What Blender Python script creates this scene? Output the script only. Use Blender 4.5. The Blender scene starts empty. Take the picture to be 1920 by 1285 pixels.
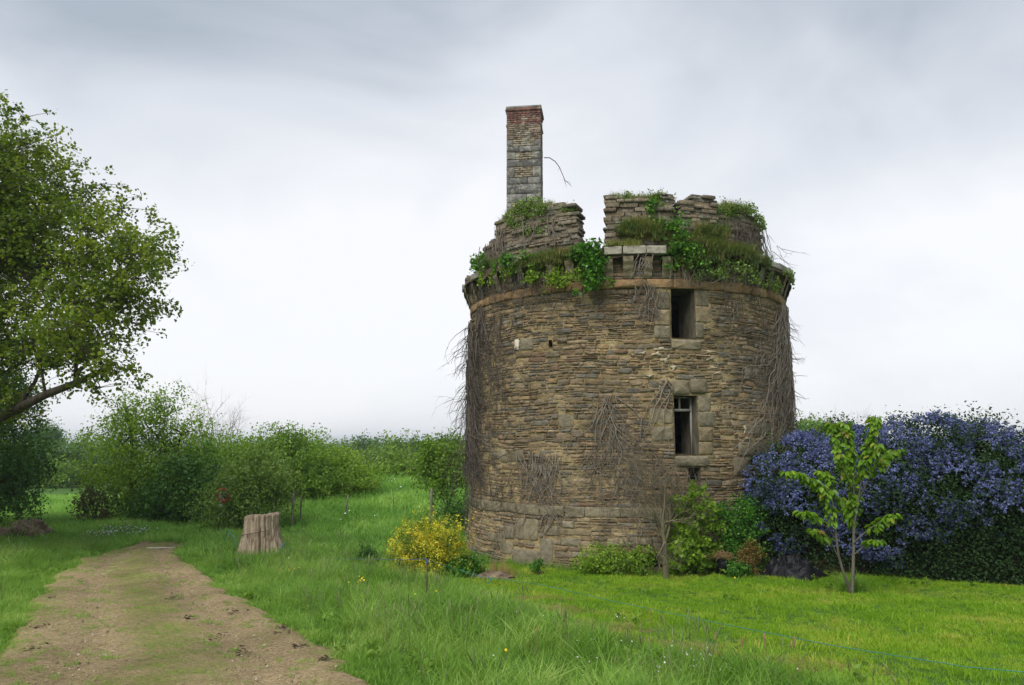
import bpy, math, random
import numpy as np
from mathutils import Vector, Matrix, Euler

rnd = random.Random(7)
RG = np.random.default_rng(11)
R_ = math.radians

# ------------------------------------------------------------------ camera
scene = bpy.context.scene
F = 1440.0
PITCH = math.atan(187.5 / F)
EYE = np.array([0.0, 0.0, 3.25])
cd = bpy.data.cameras.new('camera')
cd.sensor_width = 36.0
cd.lens = 36.0 * F / 1920.0
cd.clip_start = 0.1
cd.clip_end = 20000.0
cam = bpy.data.objects.new('camera', cd)
cam.location = EYE.tolist()
cam.rotation_euler = (math.pi / 2 + PITCH, 0, 0)
scene.collection.objects.link(cam)
scene.camera = cam
scene.render.resolution_x = 1024
scene.render.resolution_y = 685

# ------------------------------------------------------------------ light and exposure
SUN_EL, SUN_AZ = R_(52), R_(-150)       # azimuth from +Y towards +X : behind the camera, to the left
sd = bpy.data.lights.new('sun', 'SUN')
sd.energy = 1.5
sd.angle = R_(40)
sd.color = (1.0, 0.97, 0.92)
sun = bpy.data.objects.new('sun', sd)
sdir = Vector((math.sin(SUN_AZ) * math.cos(SUN_EL), math.cos(SUN_AZ) * math.cos(SUN_EL), math.sin(SUN_EL)))
sun.rotation_euler = sdir.to_track_quat('Z', 'Y').to_euler()
scene.collection.objects.link(sun)

scene.view_settings.view_transform = 'Standard'
scene.view_settings.look = 'None'
scene.view_settings.gamma = 1.0
scene.view_settings.use_curve_mapping = False
scene.view_settings.exposure = 1.3
scene.cycles.max_bounces = 8
scene.cycles.diffuse_bounces = 3
scene.cycles.transmission_bounces = 4
scene.cycles.transparent_max_bounces = 8
scene.cycles.use_denoising = True
scene.cycles.sample_clamp_indirect = 4.0


def N(nt, typ, loc=None, **kw):
    n = nt.nodes.new(typ)
    for k, v in kw.items():
        if k in n.inputs.keys() if isinstance(k, str) else False:
            n.inputs[k].default_value = v
        else:
            setattr(n, k, v)
    return n


def ray(px, py):
    a = px - 960.0
    b = 642.5 - py
    return np.array([a, F * math.cos(PITCH) - b * math.sin(PITCH), F * math.sin(PITCH) + b * math.cos(PITCH)]) / F


# world : Nishita sky behind an overcast of procedural cloud
world = bpy.data.worlds.new('World')
scene.world = world
world.use_nodes = True
wt = world.node_tree
wt.nodes.clear()
sky = wt.nodes.new('ShaderNodeTexSky')
sky.sky_type = 'NISHITA'
sky.sun_disc = False
sky.sun_elevation = SUN_EL
sky.sun_rotation = SUN_AZ
bg1 = wt.nodes.new('ShaderNodeBackground')
bg1.inputs[1].default_value = 0.06
wt.links.new(sky.outputs[0], bg1.inputs[0])
tc = wt.nodes.new('ShaderNodeTexCoord')
sep = wt.nodes.new('ShaderNodeSeparateXYZ')
wt.links.new(tc.outputs['Generated'], sep.inputs[0])


def wmath(op, a, b=None, clamp=False):
    n = wt.nodes.new('ShaderNodeMath')
    n.operation = op
    n.use_clamp = clamp
    for i, v in enumerate((a, b)):
        if v is None:
            continue
        if isinstance(v, (int, float)):
            n.inputs[i].default_value = v
        else:
            wt.links.new(v, n.inputs[i])
    return n.outputs[0]


mp = wt.nodes.new('ShaderNodeMapping')
mp.inputs['Scale'].default_value = (1.0, 1.0, 1.7)
mp.inputs['Location'].default_value = (0.35, 0.1, 0.2)
wt.links.new(tc.outputs['Generated'], mp.inputs[0])
nz = wt.nodes.new('ShaderNodeTexNoise')
nz.inputs['Scale'].default_value = 1.9
nz.inputs['Detail'].default_value = 5.0
nz.inputs['Roughness'].default_value = 0.5
nz.inputs['Distortion'].default_value = 0.5
wt.links.new(mp.outputs[0], nz.inputs['Vector'])


def blob(px, py, sharp, amp):
    d = ray(px, py)
    d = d / np.linalg.norm(d)
    vm = wt.nodes.new('ShaderNodeVectorMath')
    vm.operation = 'DOT_PRODUCT'
    wt.links.new(tc.outputs['Generated'], vm.inputs[0])
    vm.inputs[1].default_value = d.tolist()
    v = wmath('MAXIMUM', vm.outputs['Value'], 0.0)
    v = wmath('POWER', v, sharp)
    return wmath('MULTIPLY', v, amp)


elev = wmath('MULTIPLY', wmath('SUBTRACT', sep.outputs[2], 0.26), -2.2)
elev = wmath('MINIMUM', elev, 0.05)
fac = wmath('ADD', wmath('MULTIPLY', wmath('SUBTRACT', nz.outputs[0], 0.5), 1.6), 0.80)
fac = wmath('ADD', fac, elev)
fac = wmath('ADD', fac, blob(640, 470, 22.0, 0.34))
fac = wmath('ADD', fac, blob(1720, 360, 22.0, 0.26))
fac = wmath('ADD', fac, blob(300, 60, 16.0, -0.26))
fac = wmath('MAXIMUM', fac, 0.12)
cr = wt.nodes.new('ShaderNodeValToRGB')
cr.color_ramp.elements[0].position = 0.0
cr.color_ramp.elements[0].color = (0.33, 0.39, 0.46, 1)
cr.color_ramp.elements[1].position = 1.0
cr.color_ramp.elements[1].color = (0.91, 0.915, 0.94, 1)
e = cr.color_ramp.elements.new(0.5)
e.color = (0.67, 0.705, 0.765, 1)
wt.links.new(fac, cr.inputs[0])
bg2 = wt.nodes.new('ShaderNodeBackground')
bg2.inputs[1].default_value = 0.455
wt.links.new(cr.outputs[0], bg2.inputs[0])
mxs = wt.nodes.new('ShaderNodeMixShader')
mxs.inputs[0].default_value = 0.93
wt.links.new(bg1.outputs[0], mxs.inputs[1])
wt.links.new(bg2.outputs[0], mxs.inputs[2])
wo = wt.nodes.new('ShaderNodeOutputWorld')
wt.links.new(mxs.outputs[0], wo.inputs[0])


# ------------------------------------------------------------------ terrain
def smooth_noise(x, y, s, seed=0):
    return (np.sin(x * s + seed) * np.cos(y * s * 1.3 + seed * 2.1) + np.sin((x * 0.7 + y * 1.1) * s * 1.7 + seed * 3.3) * 0.6 + np.sin((x * 1.9 - y * 0.8) * s * 2.6 + seed) * 0.35) / 1.95


def sstep(a, b, x):
    t = np.clip((x - a) / (b - a), 0, 1)
    return t * t * (3 - 2 * t)


def zg(x, y):
    x = np.asarray(x, float)
    y = np.asarray(y, float)
    lin = 1.65 - 0.085 * y
    k = 0.15
    base = 0.2 + k * np.logaddexp(0, (lin - 0.2) / k)
    s = x / np.maximum(y, 1.0)
    m = sstep(-0.46, -0.30, s)
    rise = 0.95 * sstep(22.5, 44, y) * m
    left = -1.5 * sstep(26, 70, y) * (1 - m)
    drop = -4.5 * sstep(54, 120, y) * m - 3.2 * sstep(95, 190, y) * (1 - m)
    w = 0.035 * np.sin(x * 0.9 + 1.3) * np.sin(y * 0.7) + 0.02 * np.sin(x * 2.1 + y * 1.3)
    return base + rise + left + drop + w * sstep(2, 6, np.abs(y))


def gp(px, py):
    """point of the ground under a pixel of the photograph"""
    d = ray(px, py)
    t = np.linspace(4, 160, 4000)
    P = EYE[None] + d[None] * t[:, None]
    g = zg(P[:, 0], P[:, 1])
    i = np.argmax(P[:, 2] < g)
    if i == 0:
        i = len(t) - 1
    return P[i]


def at(px, py, Y):
    d = ray(px, py)
    return EYE + d * (Y / d[1])


# ------------------------------------------------------------------ tower geometry
TR = 4.54
TC = np.array([3.355, 22.794])
TD = float(np.hypot(*TC))
EYV = TC / TD
EXV = np.array([EYV[1], -EYV[0]])


def tw(th, r, z):
    """th radians, 0 towards the camera, positive to the right"""
    th = np.asarray(th, float)
    r = np.asarray(r, float)
    x = TC[0] + r * (-np.cos(th) * EYV[0] + np.sin(th) * EXV[0])
    y = TC[1] + r * (-np.cos(th) * EYV[1] + np.sin(th) * EXV[1])
    z = np.broadcast_to(np.asarray(z, float), x.shape)
    return np.stack([x, y, z], -1)


def wall_at(px, py, r=TR):
    d = ray(px, py)
    a = d[0] ** 2 + d[1] ** 2
    b = -(d[0] * TC[0] + d[1] * TC[1])
    cc = TC @ TC - r * r
    q = b * b - a * cc
    if q < 0:
        t = -b / a
        th = math.pi / 2 * (1 if px > 1178 else -1)
        return th, (EYE + d * t)[2]
    t = (-b - math.sqrt(q)) / a
    P = EYE + d * t
    v = P[:2] - TC
    return math.atan2(v @ EXV, -(v @ EYV)), P[2]


# ------------------------------------------------------------------ mesh helpers
def mesh_np(name, V, faces, face_attrs=None, vert_attrs=None, smooth=False):
    me = bpy.data.meshes.new(name)
    V = np.asarray(V, np.float32)
    me.vertices.add(len(V))
    me.vertices.foreach_set('co', V.ravel())
    if isinstance(faces, np.ndarray):
        faces = [faces]
    faces = [np.asarray(f, np.int32) for f in faces if len(f)]
    nl = sum(f.size for f in faces)
    npoly = sum(len(f) for f in faces)
    me.loops.add(nl)
    me.polygons.add(npoly)
    me.loops.foreach_set('vertex_index', np.concatenate([f.ravel() for f in faces]))
    starts, s = [], 0
    for f in faces:
        k = f.shape[1]
        starts.append(s + np.arange(len(f)) * k)
        s += f.size
    me.polygons.foreach_set('loop_start', np.concatenate(starts).astype(np.int32))
    for dom, attrs, n in (('FACE', face_attrs, npoly), ('POINT', vert_attrs, len(V))):
        for k, a in (attrs or {}).items():
            a = np.asarray(a, np.float32)
            if a.ndim == 1:
                at_ = me.attributes.new(k, 'FLOAT', dom)
                at_.data.foreach_set('value', a)
            else:
                at_ = me.attributes.new(k, 'FLOAT_COLOR', dom)
                if a.shape[1] == 3:
                    a = np.concatenate([a, np.ones((len(a), 1), np.float32)], 1)
                at_.data.foreach_set('color', a.ravel())
    me.update(calc_edges=True)
    if smooth:
        me.polygons.foreach_set('use_smooth', np.ones(npoly, bool))
    return me


def tag(o, label=None, cat=None, group=None, kind=None):
    if label:
        o['label'] = label
    if cat:
        o['category'] = cat
    if group:
        o['group'] = group
    if kind:
        o['kind'] = kind
    return o


def link(name, me, mat=None, parent=None, kind=None, origin=None):
    """link a mesh built in world coordinates; as a child it is stored relative to its parent"""
    o = bpy.data.objects.new(name, me)
    scene.collection.objects.link(o)
    if mat is not None:
        me.materials.clear()
        me.materials.append(mat)
    if parent is not None:
        o.parent = parent
        me.transform(Matrix.Translation(-wloc(parent)))
    if kind:
        o['kind'] = kind
    return o


def wloc(o):
    v = Vector(o.location)
    while o.parent:
        o = o.parent
        v = v + Vector(o.location)
    return v


def empty(name, loc, label, cat, group=None):
    o = bpy.data.objects.new(name, None)
    o.empty_display_size = 0.2
    o.location = [float(c) for c in loc]
    scene.collection.objects.link(o)
    return tag(o, label, cat, group)


class MB:
    """collects pieces into one mesh"""
    def __init__(s):
        s.V, s.F, s.A, s.n = [], {}, {}, 0

    def add(s, V, faces, col=None):
        V = np.asarray(V, float)
        if isinstance(faces, np.ndarray):
            faces = [faces]
        for f in faces:
            f = np.asarray(f, int)
            if len(f) == 0:
                continue
            k = f.shape[1]
            s.F.setdefault(k, []).append(f + s.n)
            if col is not None:
                c = np.asarray(col, float)
                if c.ndim == 0:
                    c = np.full(len(f), float(c))
                elif c.ndim == 1 and len(c) == 3:
                    c = np.tile(c, (len(f), 1))
                s.A.setdefault(k, []).append(c)
        s.V.append(V)
        s.n += len(V)

    def mesh(s, name, attr='col', smooth=False):
        ks = sorted(s.F)
        F_ = [np.concatenate(s.F[k]) for k in ks]
        fa = None
        if s.A:
            fa = {attr: np.concatenate([np.concatenate(s.A[k]) for k in ks])}
        return mesh_np(name, np.concatenate(s.V), F_, fa, smooth=smooth)


BOXF = np.array([[0, 3, 2, 1], [4, 5, 6, 7], [0, 1, 5, 4], [1, 2, 6, 5], [2, 3, 7, 6], [3, 0, 4, 7]])


def box(cx, cy, cz, sx, sy, sz, rz=0.0):
    v = np.array([[-1, -1, -1], [1, -1, -1], [1, 1, -1], [-1, 1, -1], [-1, -1, 1], [1, -1, 1], [1, 1, 1], [-1, 1, 1]], float) * 0.5
    v = v * [sx, sy, sz]
    c, s = math.cos(rz), math.sin(rz)
    x = v[:, 0] * c - v[:, 1] * s
    y = v[:, 0] * s + v[:, 1] * c
    return np.stack([x + cx, y + cy, v[:, 2] + cz], 1), BOXF


def tube(P, rad, sides=5, cap=True):
    P = np.asarray(P, float)
    m = len(P)
    rad = np.broadcast_to(np.asarray(rad, float), (m,))
    T = np.gradient(P, axis=0)
    T /= np.linalg.norm(T, axis=1, keepdims=True) + 1e-9
    mean = T.mean(0)
    ref = np.eye(3)[np.argmin(np.abs(mean))]
    A = np.cross(T, ref)
    A /= np.linalg.norm(A, axis=1, keepdims=True) + 1e-9
    B = np.cross(T, A)
    a = np.arange(sides) * 2 * math.pi / sides
    V = P[:, None] + rad[:, None, None] * (np.cos(a)[None, :, None] * A[:, None] + np.sin(a)[None, :, None] * B[:, None])
    V = V.reshape(-1, 3)
    i = np.arange(m - 1)[:, None] * sides
    j = np.arange(sides)[None]
    j2 = (j + 1) % sides
    Fq = np.stack([i + j, i + j2, i + sides + j2, i + sides + j], -1).reshape(-1, 4)
    return V, Fq


def curve_pts(p0, p1, bend, n=8, wob=0.0, rng=RG):
    p0, p1 = np.asarray(p0, float), np.asarray(p1, float)
    t = np.linspace(0, 1, n)[:, None]
    P = p0 * (1 - t) + p1 * t + np.asarray(bend)[None] * (4 * t * (1 - t))
    if wob:
        w = rng.normal(0, wob, (n, 3))
        w[0] = 0
        P = P + w
    return P


def unit(v):
    return v / (np.linalg.norm(v, axis=-1, keepdims=True) + 1e-9)


def leaf_quads(P, size, rng, up=0.5, out=None, outw=0.0, aspect=0.55, droop=0.0, jit=0.35):
    """one folded diamond per point"""
    n = len(P)
    nr = rng.normal(0, 1, (n, 3))
    nr = unit(nr)
    nr[:, 2] += up
    if out is not None:
        nr += out * outw
    nr = unit(nr)
    t = rng.normal(0, 1, (n, 3))
    t[:, 2] -= droop
    t = unit(t - (t * nr).sum(1, keepdims=True) * nr)
    s = np.cross(nr, t)
    L = size * (1 + rng.uniform(-jit, jit, n))[:, None]
    W = L * aspect * 0.5
    fold = (rng.uniform(0.1, 0.3, n)[:, None]) * L
    a = P - t * L * 0.5
    c = P + t * L * 0.5
    b = P + s * W + nr * fold * 0.3 - t * L * 0.05
    d = P - s * W + nr * fold * 0.3 - t * L * 0.05
    V = np.stack([a, b, c, d], 1).reshape(-1, 3)
    Fq = np.arange(n * 4).reshape(n, 4)
    return V, Fq


# ------------------------------------------------------------------ materials
def new_mat(name):
    m = bpy.data.materials.new(name)
    m.use_nodes = True
    nt = m.node_tree
    nt.nodes.clear()
    out = nt.nodes.new('ShaderNodeOutputMaterial')
    return m, nt, out


def ramp(nt, stops, src=None):
    r = nt.nodes.new('ShaderNodeValToRGB')
    el = r.color_ramp.elements
    while len(el) > 1:
        el.remove(el[-1])
    el[0].position = stops[0][0]
    el[0].color = (*stops[0][1], 1)
    for p, c in stops[1:]:
        e_ = el.new(p)
        e_.color = (*c, 1)
    if src is not None:
        nt.links.new(src, r.inputs[0])
    return r.outputs[0]


def noise(nt, scale, detail=4, rough=0.55, vscale=(1, 1, 1), dist=0.0, obj=False):
    g = nt.nodes.new('ShaderNodeNewGeometry')
    src = g.outputs['Position']
    m = nt.nodes.new('ShaderNodeMapping')
    m.inputs['Scale'].default_value = vscale
    nt.links.new(src, m.inputs[0])
    n = nt.nodes.new('ShaderNodeTexNoise')
    n.inputs['Scale'].default_value = scale
    n.inputs['Detail'].default_value = detail
    n.inputs['Roughness'].default_value = rough
    n.inputs['Distortion'].default_value = dist
    nt.links.new(m.outputs[0], n.inputs['Vector'])
    return n.outputs[0]


def mixc(nt, fac, a, b, mode='MIX'):
    n = nt.nodes.new('ShaderNodeMix')
    n.data_type = 'RGBA'
    n.blend_type = mode
    for idx, v in ((0, fac), (6, a), (7, b)):
        if isinstance(v, (int, float)):
            n.inputs[idx].default_value = v
        elif isinstance(v, tuple):
            n.inputs[idx].default_value = (*v, 1)
        else:
            nt.links.new(v, n.inputs[idx])
    return n.outputs[2]


def mth(nt, op, a, b=0.0, clamp=False):
    n = nt.nodes.new('ShaderNodeMath')
    n.operation = op
    n.use_clamp = clamp
    for i, v in enumerate((a, b)):
        if isinstance(v, (int, float)):
            n.inputs[i].default_value = v
        else:
            nt.links.new(v, n.inputs[i])
    return n.outputs[0]


def attr(nt, name, out='Color', typ='GEOMETRY'):
    a = nt.nodes.new('ShaderNodeAttribute')
    a.attribute_name = name
    a.attribute_type = typ
    return a.outputs[out]


def bump(nt, h, strength=0.5, dist=0.02):
    b = nt.nodes.new('ShaderNodeBump')
    b.inputs['Strength'].default_value = strength
    b.inputs['Distance'].default_value = dist
    nt.links.new(h, b.inputs['Height'])
    return b.outputs[0]


def finish(nt, out, col, rough=0.9, nrm=None, spec=0.25):
    p = nt.nodes.new('ShaderNodeBsdfPrincipled')
    if isinstance(col, tuple):
        p.inputs['Base Color'].default_value = (*col, 1)
    else:
        nt.links.new(col, p.inputs['Base Color'])
    if isinstance(rough, float):
        p.inputs['Roughness'].default_value = rough
    else:
        nt.links.new(rough, p.inputs['Roughness'])
    p.inputs['Specular IOR Level'].default_value = spec
    if nrm is not None:
        nt.links.new(nrm, p.inputs['Normal'])
    nt.links.new(p.outputs[0], out.inputs[0])
    return p


def mat_leaf(name, stops, trans=0.4, rough=0.5, nscale=0.6, namp=0.35, spec=0.3):
    """stops: colour ramp over the per-leaf tint"""
    m, nt, out = new_mat(name)
    t = attr(nt, 'tint', 'Fac')
    n = noise(nt, nscale, 3)
    t2 = mth(nt, 'ADD', t, mth(nt, 'MULTIPLY', mth(nt, 'SUBTRACT', n, 0.5), namp * 2), True)
    c = ramp(nt, stops, t2)
    p = finish(nt, out, c, rough, None, spec)
    tr = nt.nodes.new('ShaderNodeBsdfTranslucent')
    tc_ = mixc(nt, 1.0, c, (1.25, 1.2, 0.55), 'MULTIPLY')
    nt.links.new(tc_, tr.inputs[0])
    mx = nt.nodes.new('ShaderNodeMixShader')
    mx.inputs[0].default_value = trans
    nt.links.new(p.outputs[0], mx.inputs[1])
    nt.links.new(tr.outputs[0], mx.inputs[2])
    nt.links.new(mx.outputs[0], out.inputs[0])
    return m


def mat_bark(name, c1, c2, scale=12.0, vs=(1, 1, 0.25), b=0.6):
    m, nt, out = new_mat(name)
    n = noise(nt, scale, 6, 0.65, vs)
    c = ramp(nt, [(0.3, c1), (0.7, c2)], n)
    finish(nt, out, c, 0.9, bump(nt, n, b, 0.03))
    return m


def mat_stone(name='rubble stone', amp=0.5, lichen=0.35, vs=(1, 1, 2.6), mott=0.08):
    m, nt, out = new_mat(name)
    c = attr(nt, 'col')
    n1 = noise(nt, 7.0, 8, 0.65, vs)
    n2 = noise(nt, 45.0, 5, 0.7, vs)
    v = mth(nt, 'ADD', mth(nt, 'MULTIPLY', n1, 1.3), mth(nt, 'MULTIPLY', n2, 0.9))
    v = mth(nt, 'SUBTRACT', mth(nt, 'MULTIPLY', v, 1.5), 0.66)
    gr = nt.nodes.new('ShaderNodeCombineColor')
    for i in range(3):
        nt.links.new(v, gr.inputs[i])
    c1 = mixc(nt, 0.85, c, gr.outputs[0], 'MULTIPLY')
    # lichen
    n3 = noise(nt, 3.1, 7, 0.7)
    n4 = noise(nt, 26.0, 4, 0.7)
    lm = mth(nt, 'MULTIPLY', mth(nt, 'SUBTRACT', mth(nt, 'ADD', n3, mth(nt, 'MULTIPLY', n4, 0.6)), 0.88), 5.0, True)
    lm = mth(nt, 'MULTIPLY', lm, lichen)
    c2 = mixc(nt, lm, c1, (0.36, 0.34, 0.25))
    # dark weather stains
    n5 = noise(nt, 1.1, 6, 0.6, (1.6, 1.6, 0.5))
    dm = mth(nt, 'MULTIPLY', mth(nt, 'SUBTRACT', n5, 0.52), 3.0, True)
    mo = mth(nt, 'MULTIPLY', mth(nt, 'SUBTRACT', noise(nt, 11.0, 6, 0.75), 0.50), 9.0, True)
    c2 = mixc(nt, mth(nt, 'MULTIPLY', mo, mott), c2, (0.40, 0.39, 0.32))
    c3 = mixc(nt, mth(nt, 'MULTIPLY', dm, 0.55), c2, (0.055, 0.05, 0.038))
    h = mth(nt, 'ADD', n1, mth(nt, 'MULTIPLY', n2, 0.5))
    finish(nt, out, c3, 0.92, bump(nt, h, 0.9, 0.03), 0.15)
    return m


def mat_simple(name, c1, c2, scale=8.0, rough=0.85, b=0.4, vs=(1, 1, 1), spec=0.25, dist=0.02):
    m, nt, out = new_mat(name)
    n = noise(nt, scale, 6, 0.6, vs)
    c = ramp(nt, [(0.32, c1), (0.68, c2)], n)
    finish(nt, out, c, rough, bump(nt, n, b, dist), spec)
    return m


M_STONE = mat_stone('rubble stone')
M_BLOCK = mat_stone('dressed granite', lichen=0.5, vs=(1, 1, 1.2))
M_OLD = mat_stone('weathered grey stone', lichen=1.0, vs=(1, 1, 1.4), mott=0.42)


def mat_mortar():
    m, nt, out = new_mat('lime mortar')
    a = noise(nt, 0.55, 4, 0.6)
    b_ = noise(nt, 5.0, 7, 0.7, (1, 1, 2))
    c_ = noise(nt, 38.0, 4, 0.7)
    f = mth(nt, 'ADD', mth(nt, 'MULTIPLY', a, 0.75), mth(nt, 'MULTIPLY', b_, 0.45))
    col = ramp(nt, [(0.40, (0.06, 0.05, 0.034)), (0.53, (0.12, 0.094, 0.056)), (0.62, (0.24, 0.185, 0.095)), (0.72, (0.38, 0.30, 0.16))], f)
    lm = mth(nt, 'MULTIPLY', attr(nt, 'lime', 'Fac'), mth(nt, 'ADD', b_, 0.35), True)
    col = mixc(nt, lm, col, mixc(nt, c_, (0.34, 0.27, 0.12), (0.56, 0.46, 0.24)))
    h = mth(nt, 'ADD', b_, mth(nt, 'MULTIPLY', c_, 0.6))
    finish(nt, out, col, 0.95, bump(nt, h, 0.9, 0.03), 0.1)
    return m


M_MORTAR = mat_mortar()
M_PALE = mat_simple('pale lime render', (0.5, 0.45, 0.35), (0.72, 0.68, 0.58), 14, 0.95, 0.6)
M_DARK = mat_simple('shade-toned interior plaster', (0.012, 0.011, 0.009), (0.035, 0.032, 0.026), 2, 0.95)  # near-black colour stands in for the shade inside the tower and its holes
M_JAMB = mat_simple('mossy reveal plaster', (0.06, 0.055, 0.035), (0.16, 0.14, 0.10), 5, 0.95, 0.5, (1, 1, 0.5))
M_SOIL = mat_simple('dark soil', (0.035, 0.024, 0.014), (0.09, 0.065, 0.04), 6, 0.95, 0.8)
M_STEM = mat_bark('dead ivy stem bark', (0.13, 0.105, 0.08), (0.30, 0.26, 0.21), 9, (1, 1, 0.6), 0.4)
M_STEMD = mat_bark('dark ivy stem bark', (0.05, 0.042, 0.034), (0.15, 0.125, 0.10), 9, (1, 1, 0.6), 0.4)
M_BARK = mat_bark('grey brown bark', (0.035, 0.028, 0.02), (0.11, 0.09, 0.065))
M_BARKG = mat_bark('lichen grey bark', (0.06, 0.055, 0.042), (0.16, 0.15, 0.115))
M_TWIG = mat_bark('olive twig bark', (0.09, 0.08, 0.045), (0.17, 0.15, 0.09))

G_OAK = mat_leaf('oak leaf', [(0, (0.063, 0.118, 0.010)), (0.5, (0.150, 0.228, 0.018)), (1, (0.298, 0.370, 0.035))], 0.45, 0.45)
G_DARK = mat_leaf('dark hedge leaf', [(0, (0.028, 0.078, 0.012)), (0.5, (0.055, 0.150, 0.019)), (1, (0.109, 0.246, 0.030))], 0.3, 0.45)
G_MID = mat_leaf('willow leaf', [(0, (0.075, 0.156, 0.018)), (0.5, (0.167, 0.300, 0.032)), (1, (0.287, 0.450, 0.060))], 0.45)
G_LIGHT = mat_leaf('spring leaf', [(0, (0.099, 0.192, 0.018)), (0.5, (0.198, 0.336, 0.028)), (1, (0.341, 0.504, 0.056))], 0.45)
G_GREY = mat_leaf('grey green leaf', [(0, (0.083, 0.160, 0.032)), (0.5, (0.167, 0.273, 0.052)), (1, (0.283, 0.406, 0.092))], 0.4)
G_FAR = mat_leaf('distant leaf', [(0, (0.043, 0.106, 0.021)), (0.5, (0.079, 0.171, 0.032)), (1, (0.129, 0.236, 0.047))], 0.3)
G_BROWN = mat_leaf('brownish leaf', [(0, (0.05, 0.05, 0.02)), (0.5, (0.09, 0.085, 0.03)), (1, (0.12, 0.14, 0.04))], 0.3)
G_YEL = mat_leaf('golden variegated leaf', [(0, (0.06, 0.13, 0.015)), (0.45, (0.16, 0.24, 0.02)), (0.62, (0.5, 0.48, 0.03)), (1, (0.8, 0.70, 0.06))], 0.35, 0.45, 1.6, 0.25)
G_CHERRY = mat_leaf('cherry leaf', [(0, (0.081, 0.192, 0.012)), (0.6, (0.172, 0.324, 0.020)), (0.9, (0.299, 0.432, 0.032)), (1, (0.345, 0.240, 0.048))], 0.45, 0.38, 0.8, 0.2)
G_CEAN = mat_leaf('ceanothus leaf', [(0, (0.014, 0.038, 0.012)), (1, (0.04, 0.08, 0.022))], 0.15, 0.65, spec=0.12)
G_BLUE = mat_leaf('ceanothus blossom', [(0, (0.065, 0.084, 0.207)), (0.5, (0.135, 0.163, 0.356)), (1, (0.259, 0.294, 0.529))], 0.2, 0.8, 1.2, 0.3, 0.05)
G_IVY = mat_leaf('ivy leaf', [(0, (0.033, 0.115, 0.014)), (0.6, (0.073, 0.216, 0.021)), (1, (0.172, 0.360, 0.029))], 0.3, 0.35)
G_RUST = mat_leaf('rusty leaf', [(0, (0.10, 0.06, 0.02)), (0.5, (0.2, 0.13, 0.03)), (1, (0.3, 0.26, 0.05))], 0.3)


def mat_grass(name, stops, lo=1.2, trans=0.4, amp=0.9, nscale=0.7, dry=0.0):
    m, nt, out = new_mat(name)
    oi = nt.nodes.new('ShaderNodeObjectInfo')
    n = noise(nt, nscale, 4, 0.6)
    t = attr(nt, 'tint', 'Fac')
    f = mth(nt, 'ADD', mth(nt, 'MULTIPLY', mth(nt, 'SUBTRACT', n, 0.5), 2 * amp), 0.25)
    f = mth(nt, 'ADD', f, mth(nt, 'MULTIPLY', t, 0.45))
    f = mth(nt, 'ADD', f, mth(nt, 'MULTIPLY', oi.outputs['Random'], 0.25), True)
    c = ramp(nt, stops, f)
    p = finish(nt, out, c, 0.5, None, 0.25)
    tr = nt.nodes.new('ShaderNodeBsdfTranslucent')
    nt.links.new(mixc(nt, 1.0, c, (1.15, 1.15, 0.6), 'MULTIPLY'), tr.inputs[0])
    mx = nt.nodes.new('ShaderNodeMixShader')
    mx.inputs[0].default_value = trans
    nt.links.new(p.outputs[0], mx.inputs[1])
    nt.links.new(tr.outputs[0], mx.inputs[2])
    nt.links.new(mx.outputs[0], out.inputs[0])
    return m


GR_LAWN = mat_grass('lawn grass', [(0.0, (0.117, 0.259, 0.009)), (0.45, (0.202, 0.376, 0.014)), (0.8, (0.286, 0.436, 0.027)), (1, (0.469, 0.450, 0.085))])
GR_VERGE = mat_grass('verge grass', [(0.0, (0.057, 0.161, 0.016)), (0.45, (0.145, 0.296, 0.033)), (0.8, (0.253, 0.417, 0.067)), (1, (0.405, 0.511, 0.142))])
GR_MEAD = mat_grass('meadow grass', [(0.0, (0.078, 0.211, 0.029)), (0.45, (0.163, 0.351, 0.050)), (0.8, (0.279, 0.491, 0.088)), (1, (0.404, 0.597, 0.155))], nscale=0.3)
GR_DRY = mat_grass('dry top grass', [(0.0, (0.09, 0.16, 0.03)), (0.5, (0.2, 0.24, 0.05)), (1, (0.36, 0.33, 0.12))], nscale=1.5)
GR_STRAW = mat_grass('dry straw stems', [(0.0, (0.25, 0.16, 0.07)), (1, (0.42, 0.3, 0.15))])


def mat_ground():
    m, nt, out = new_mat('meadow ground')
    n = noise(nt, 0.5, 6, 0.6)
    n2 = noise(nt, 9.0, 5, 0.7)
    f = mth(nt, 'ADD', mth(nt, 'MULTIPLY', n, 0.7), mth(nt, 'MULTIPLY', n2, 0.4))
    c = ramp(nt, [(0.35, (0.03, 0.06, 0.014)), (0.55, (0.055, 0.12, 0.02)), (0.8, (0.10, 0.17, 0.035))], f)
    finish(nt, out, c, 0.95, bump(nt, n2, 0.6, 0.05), 0.1)
    return m


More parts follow.
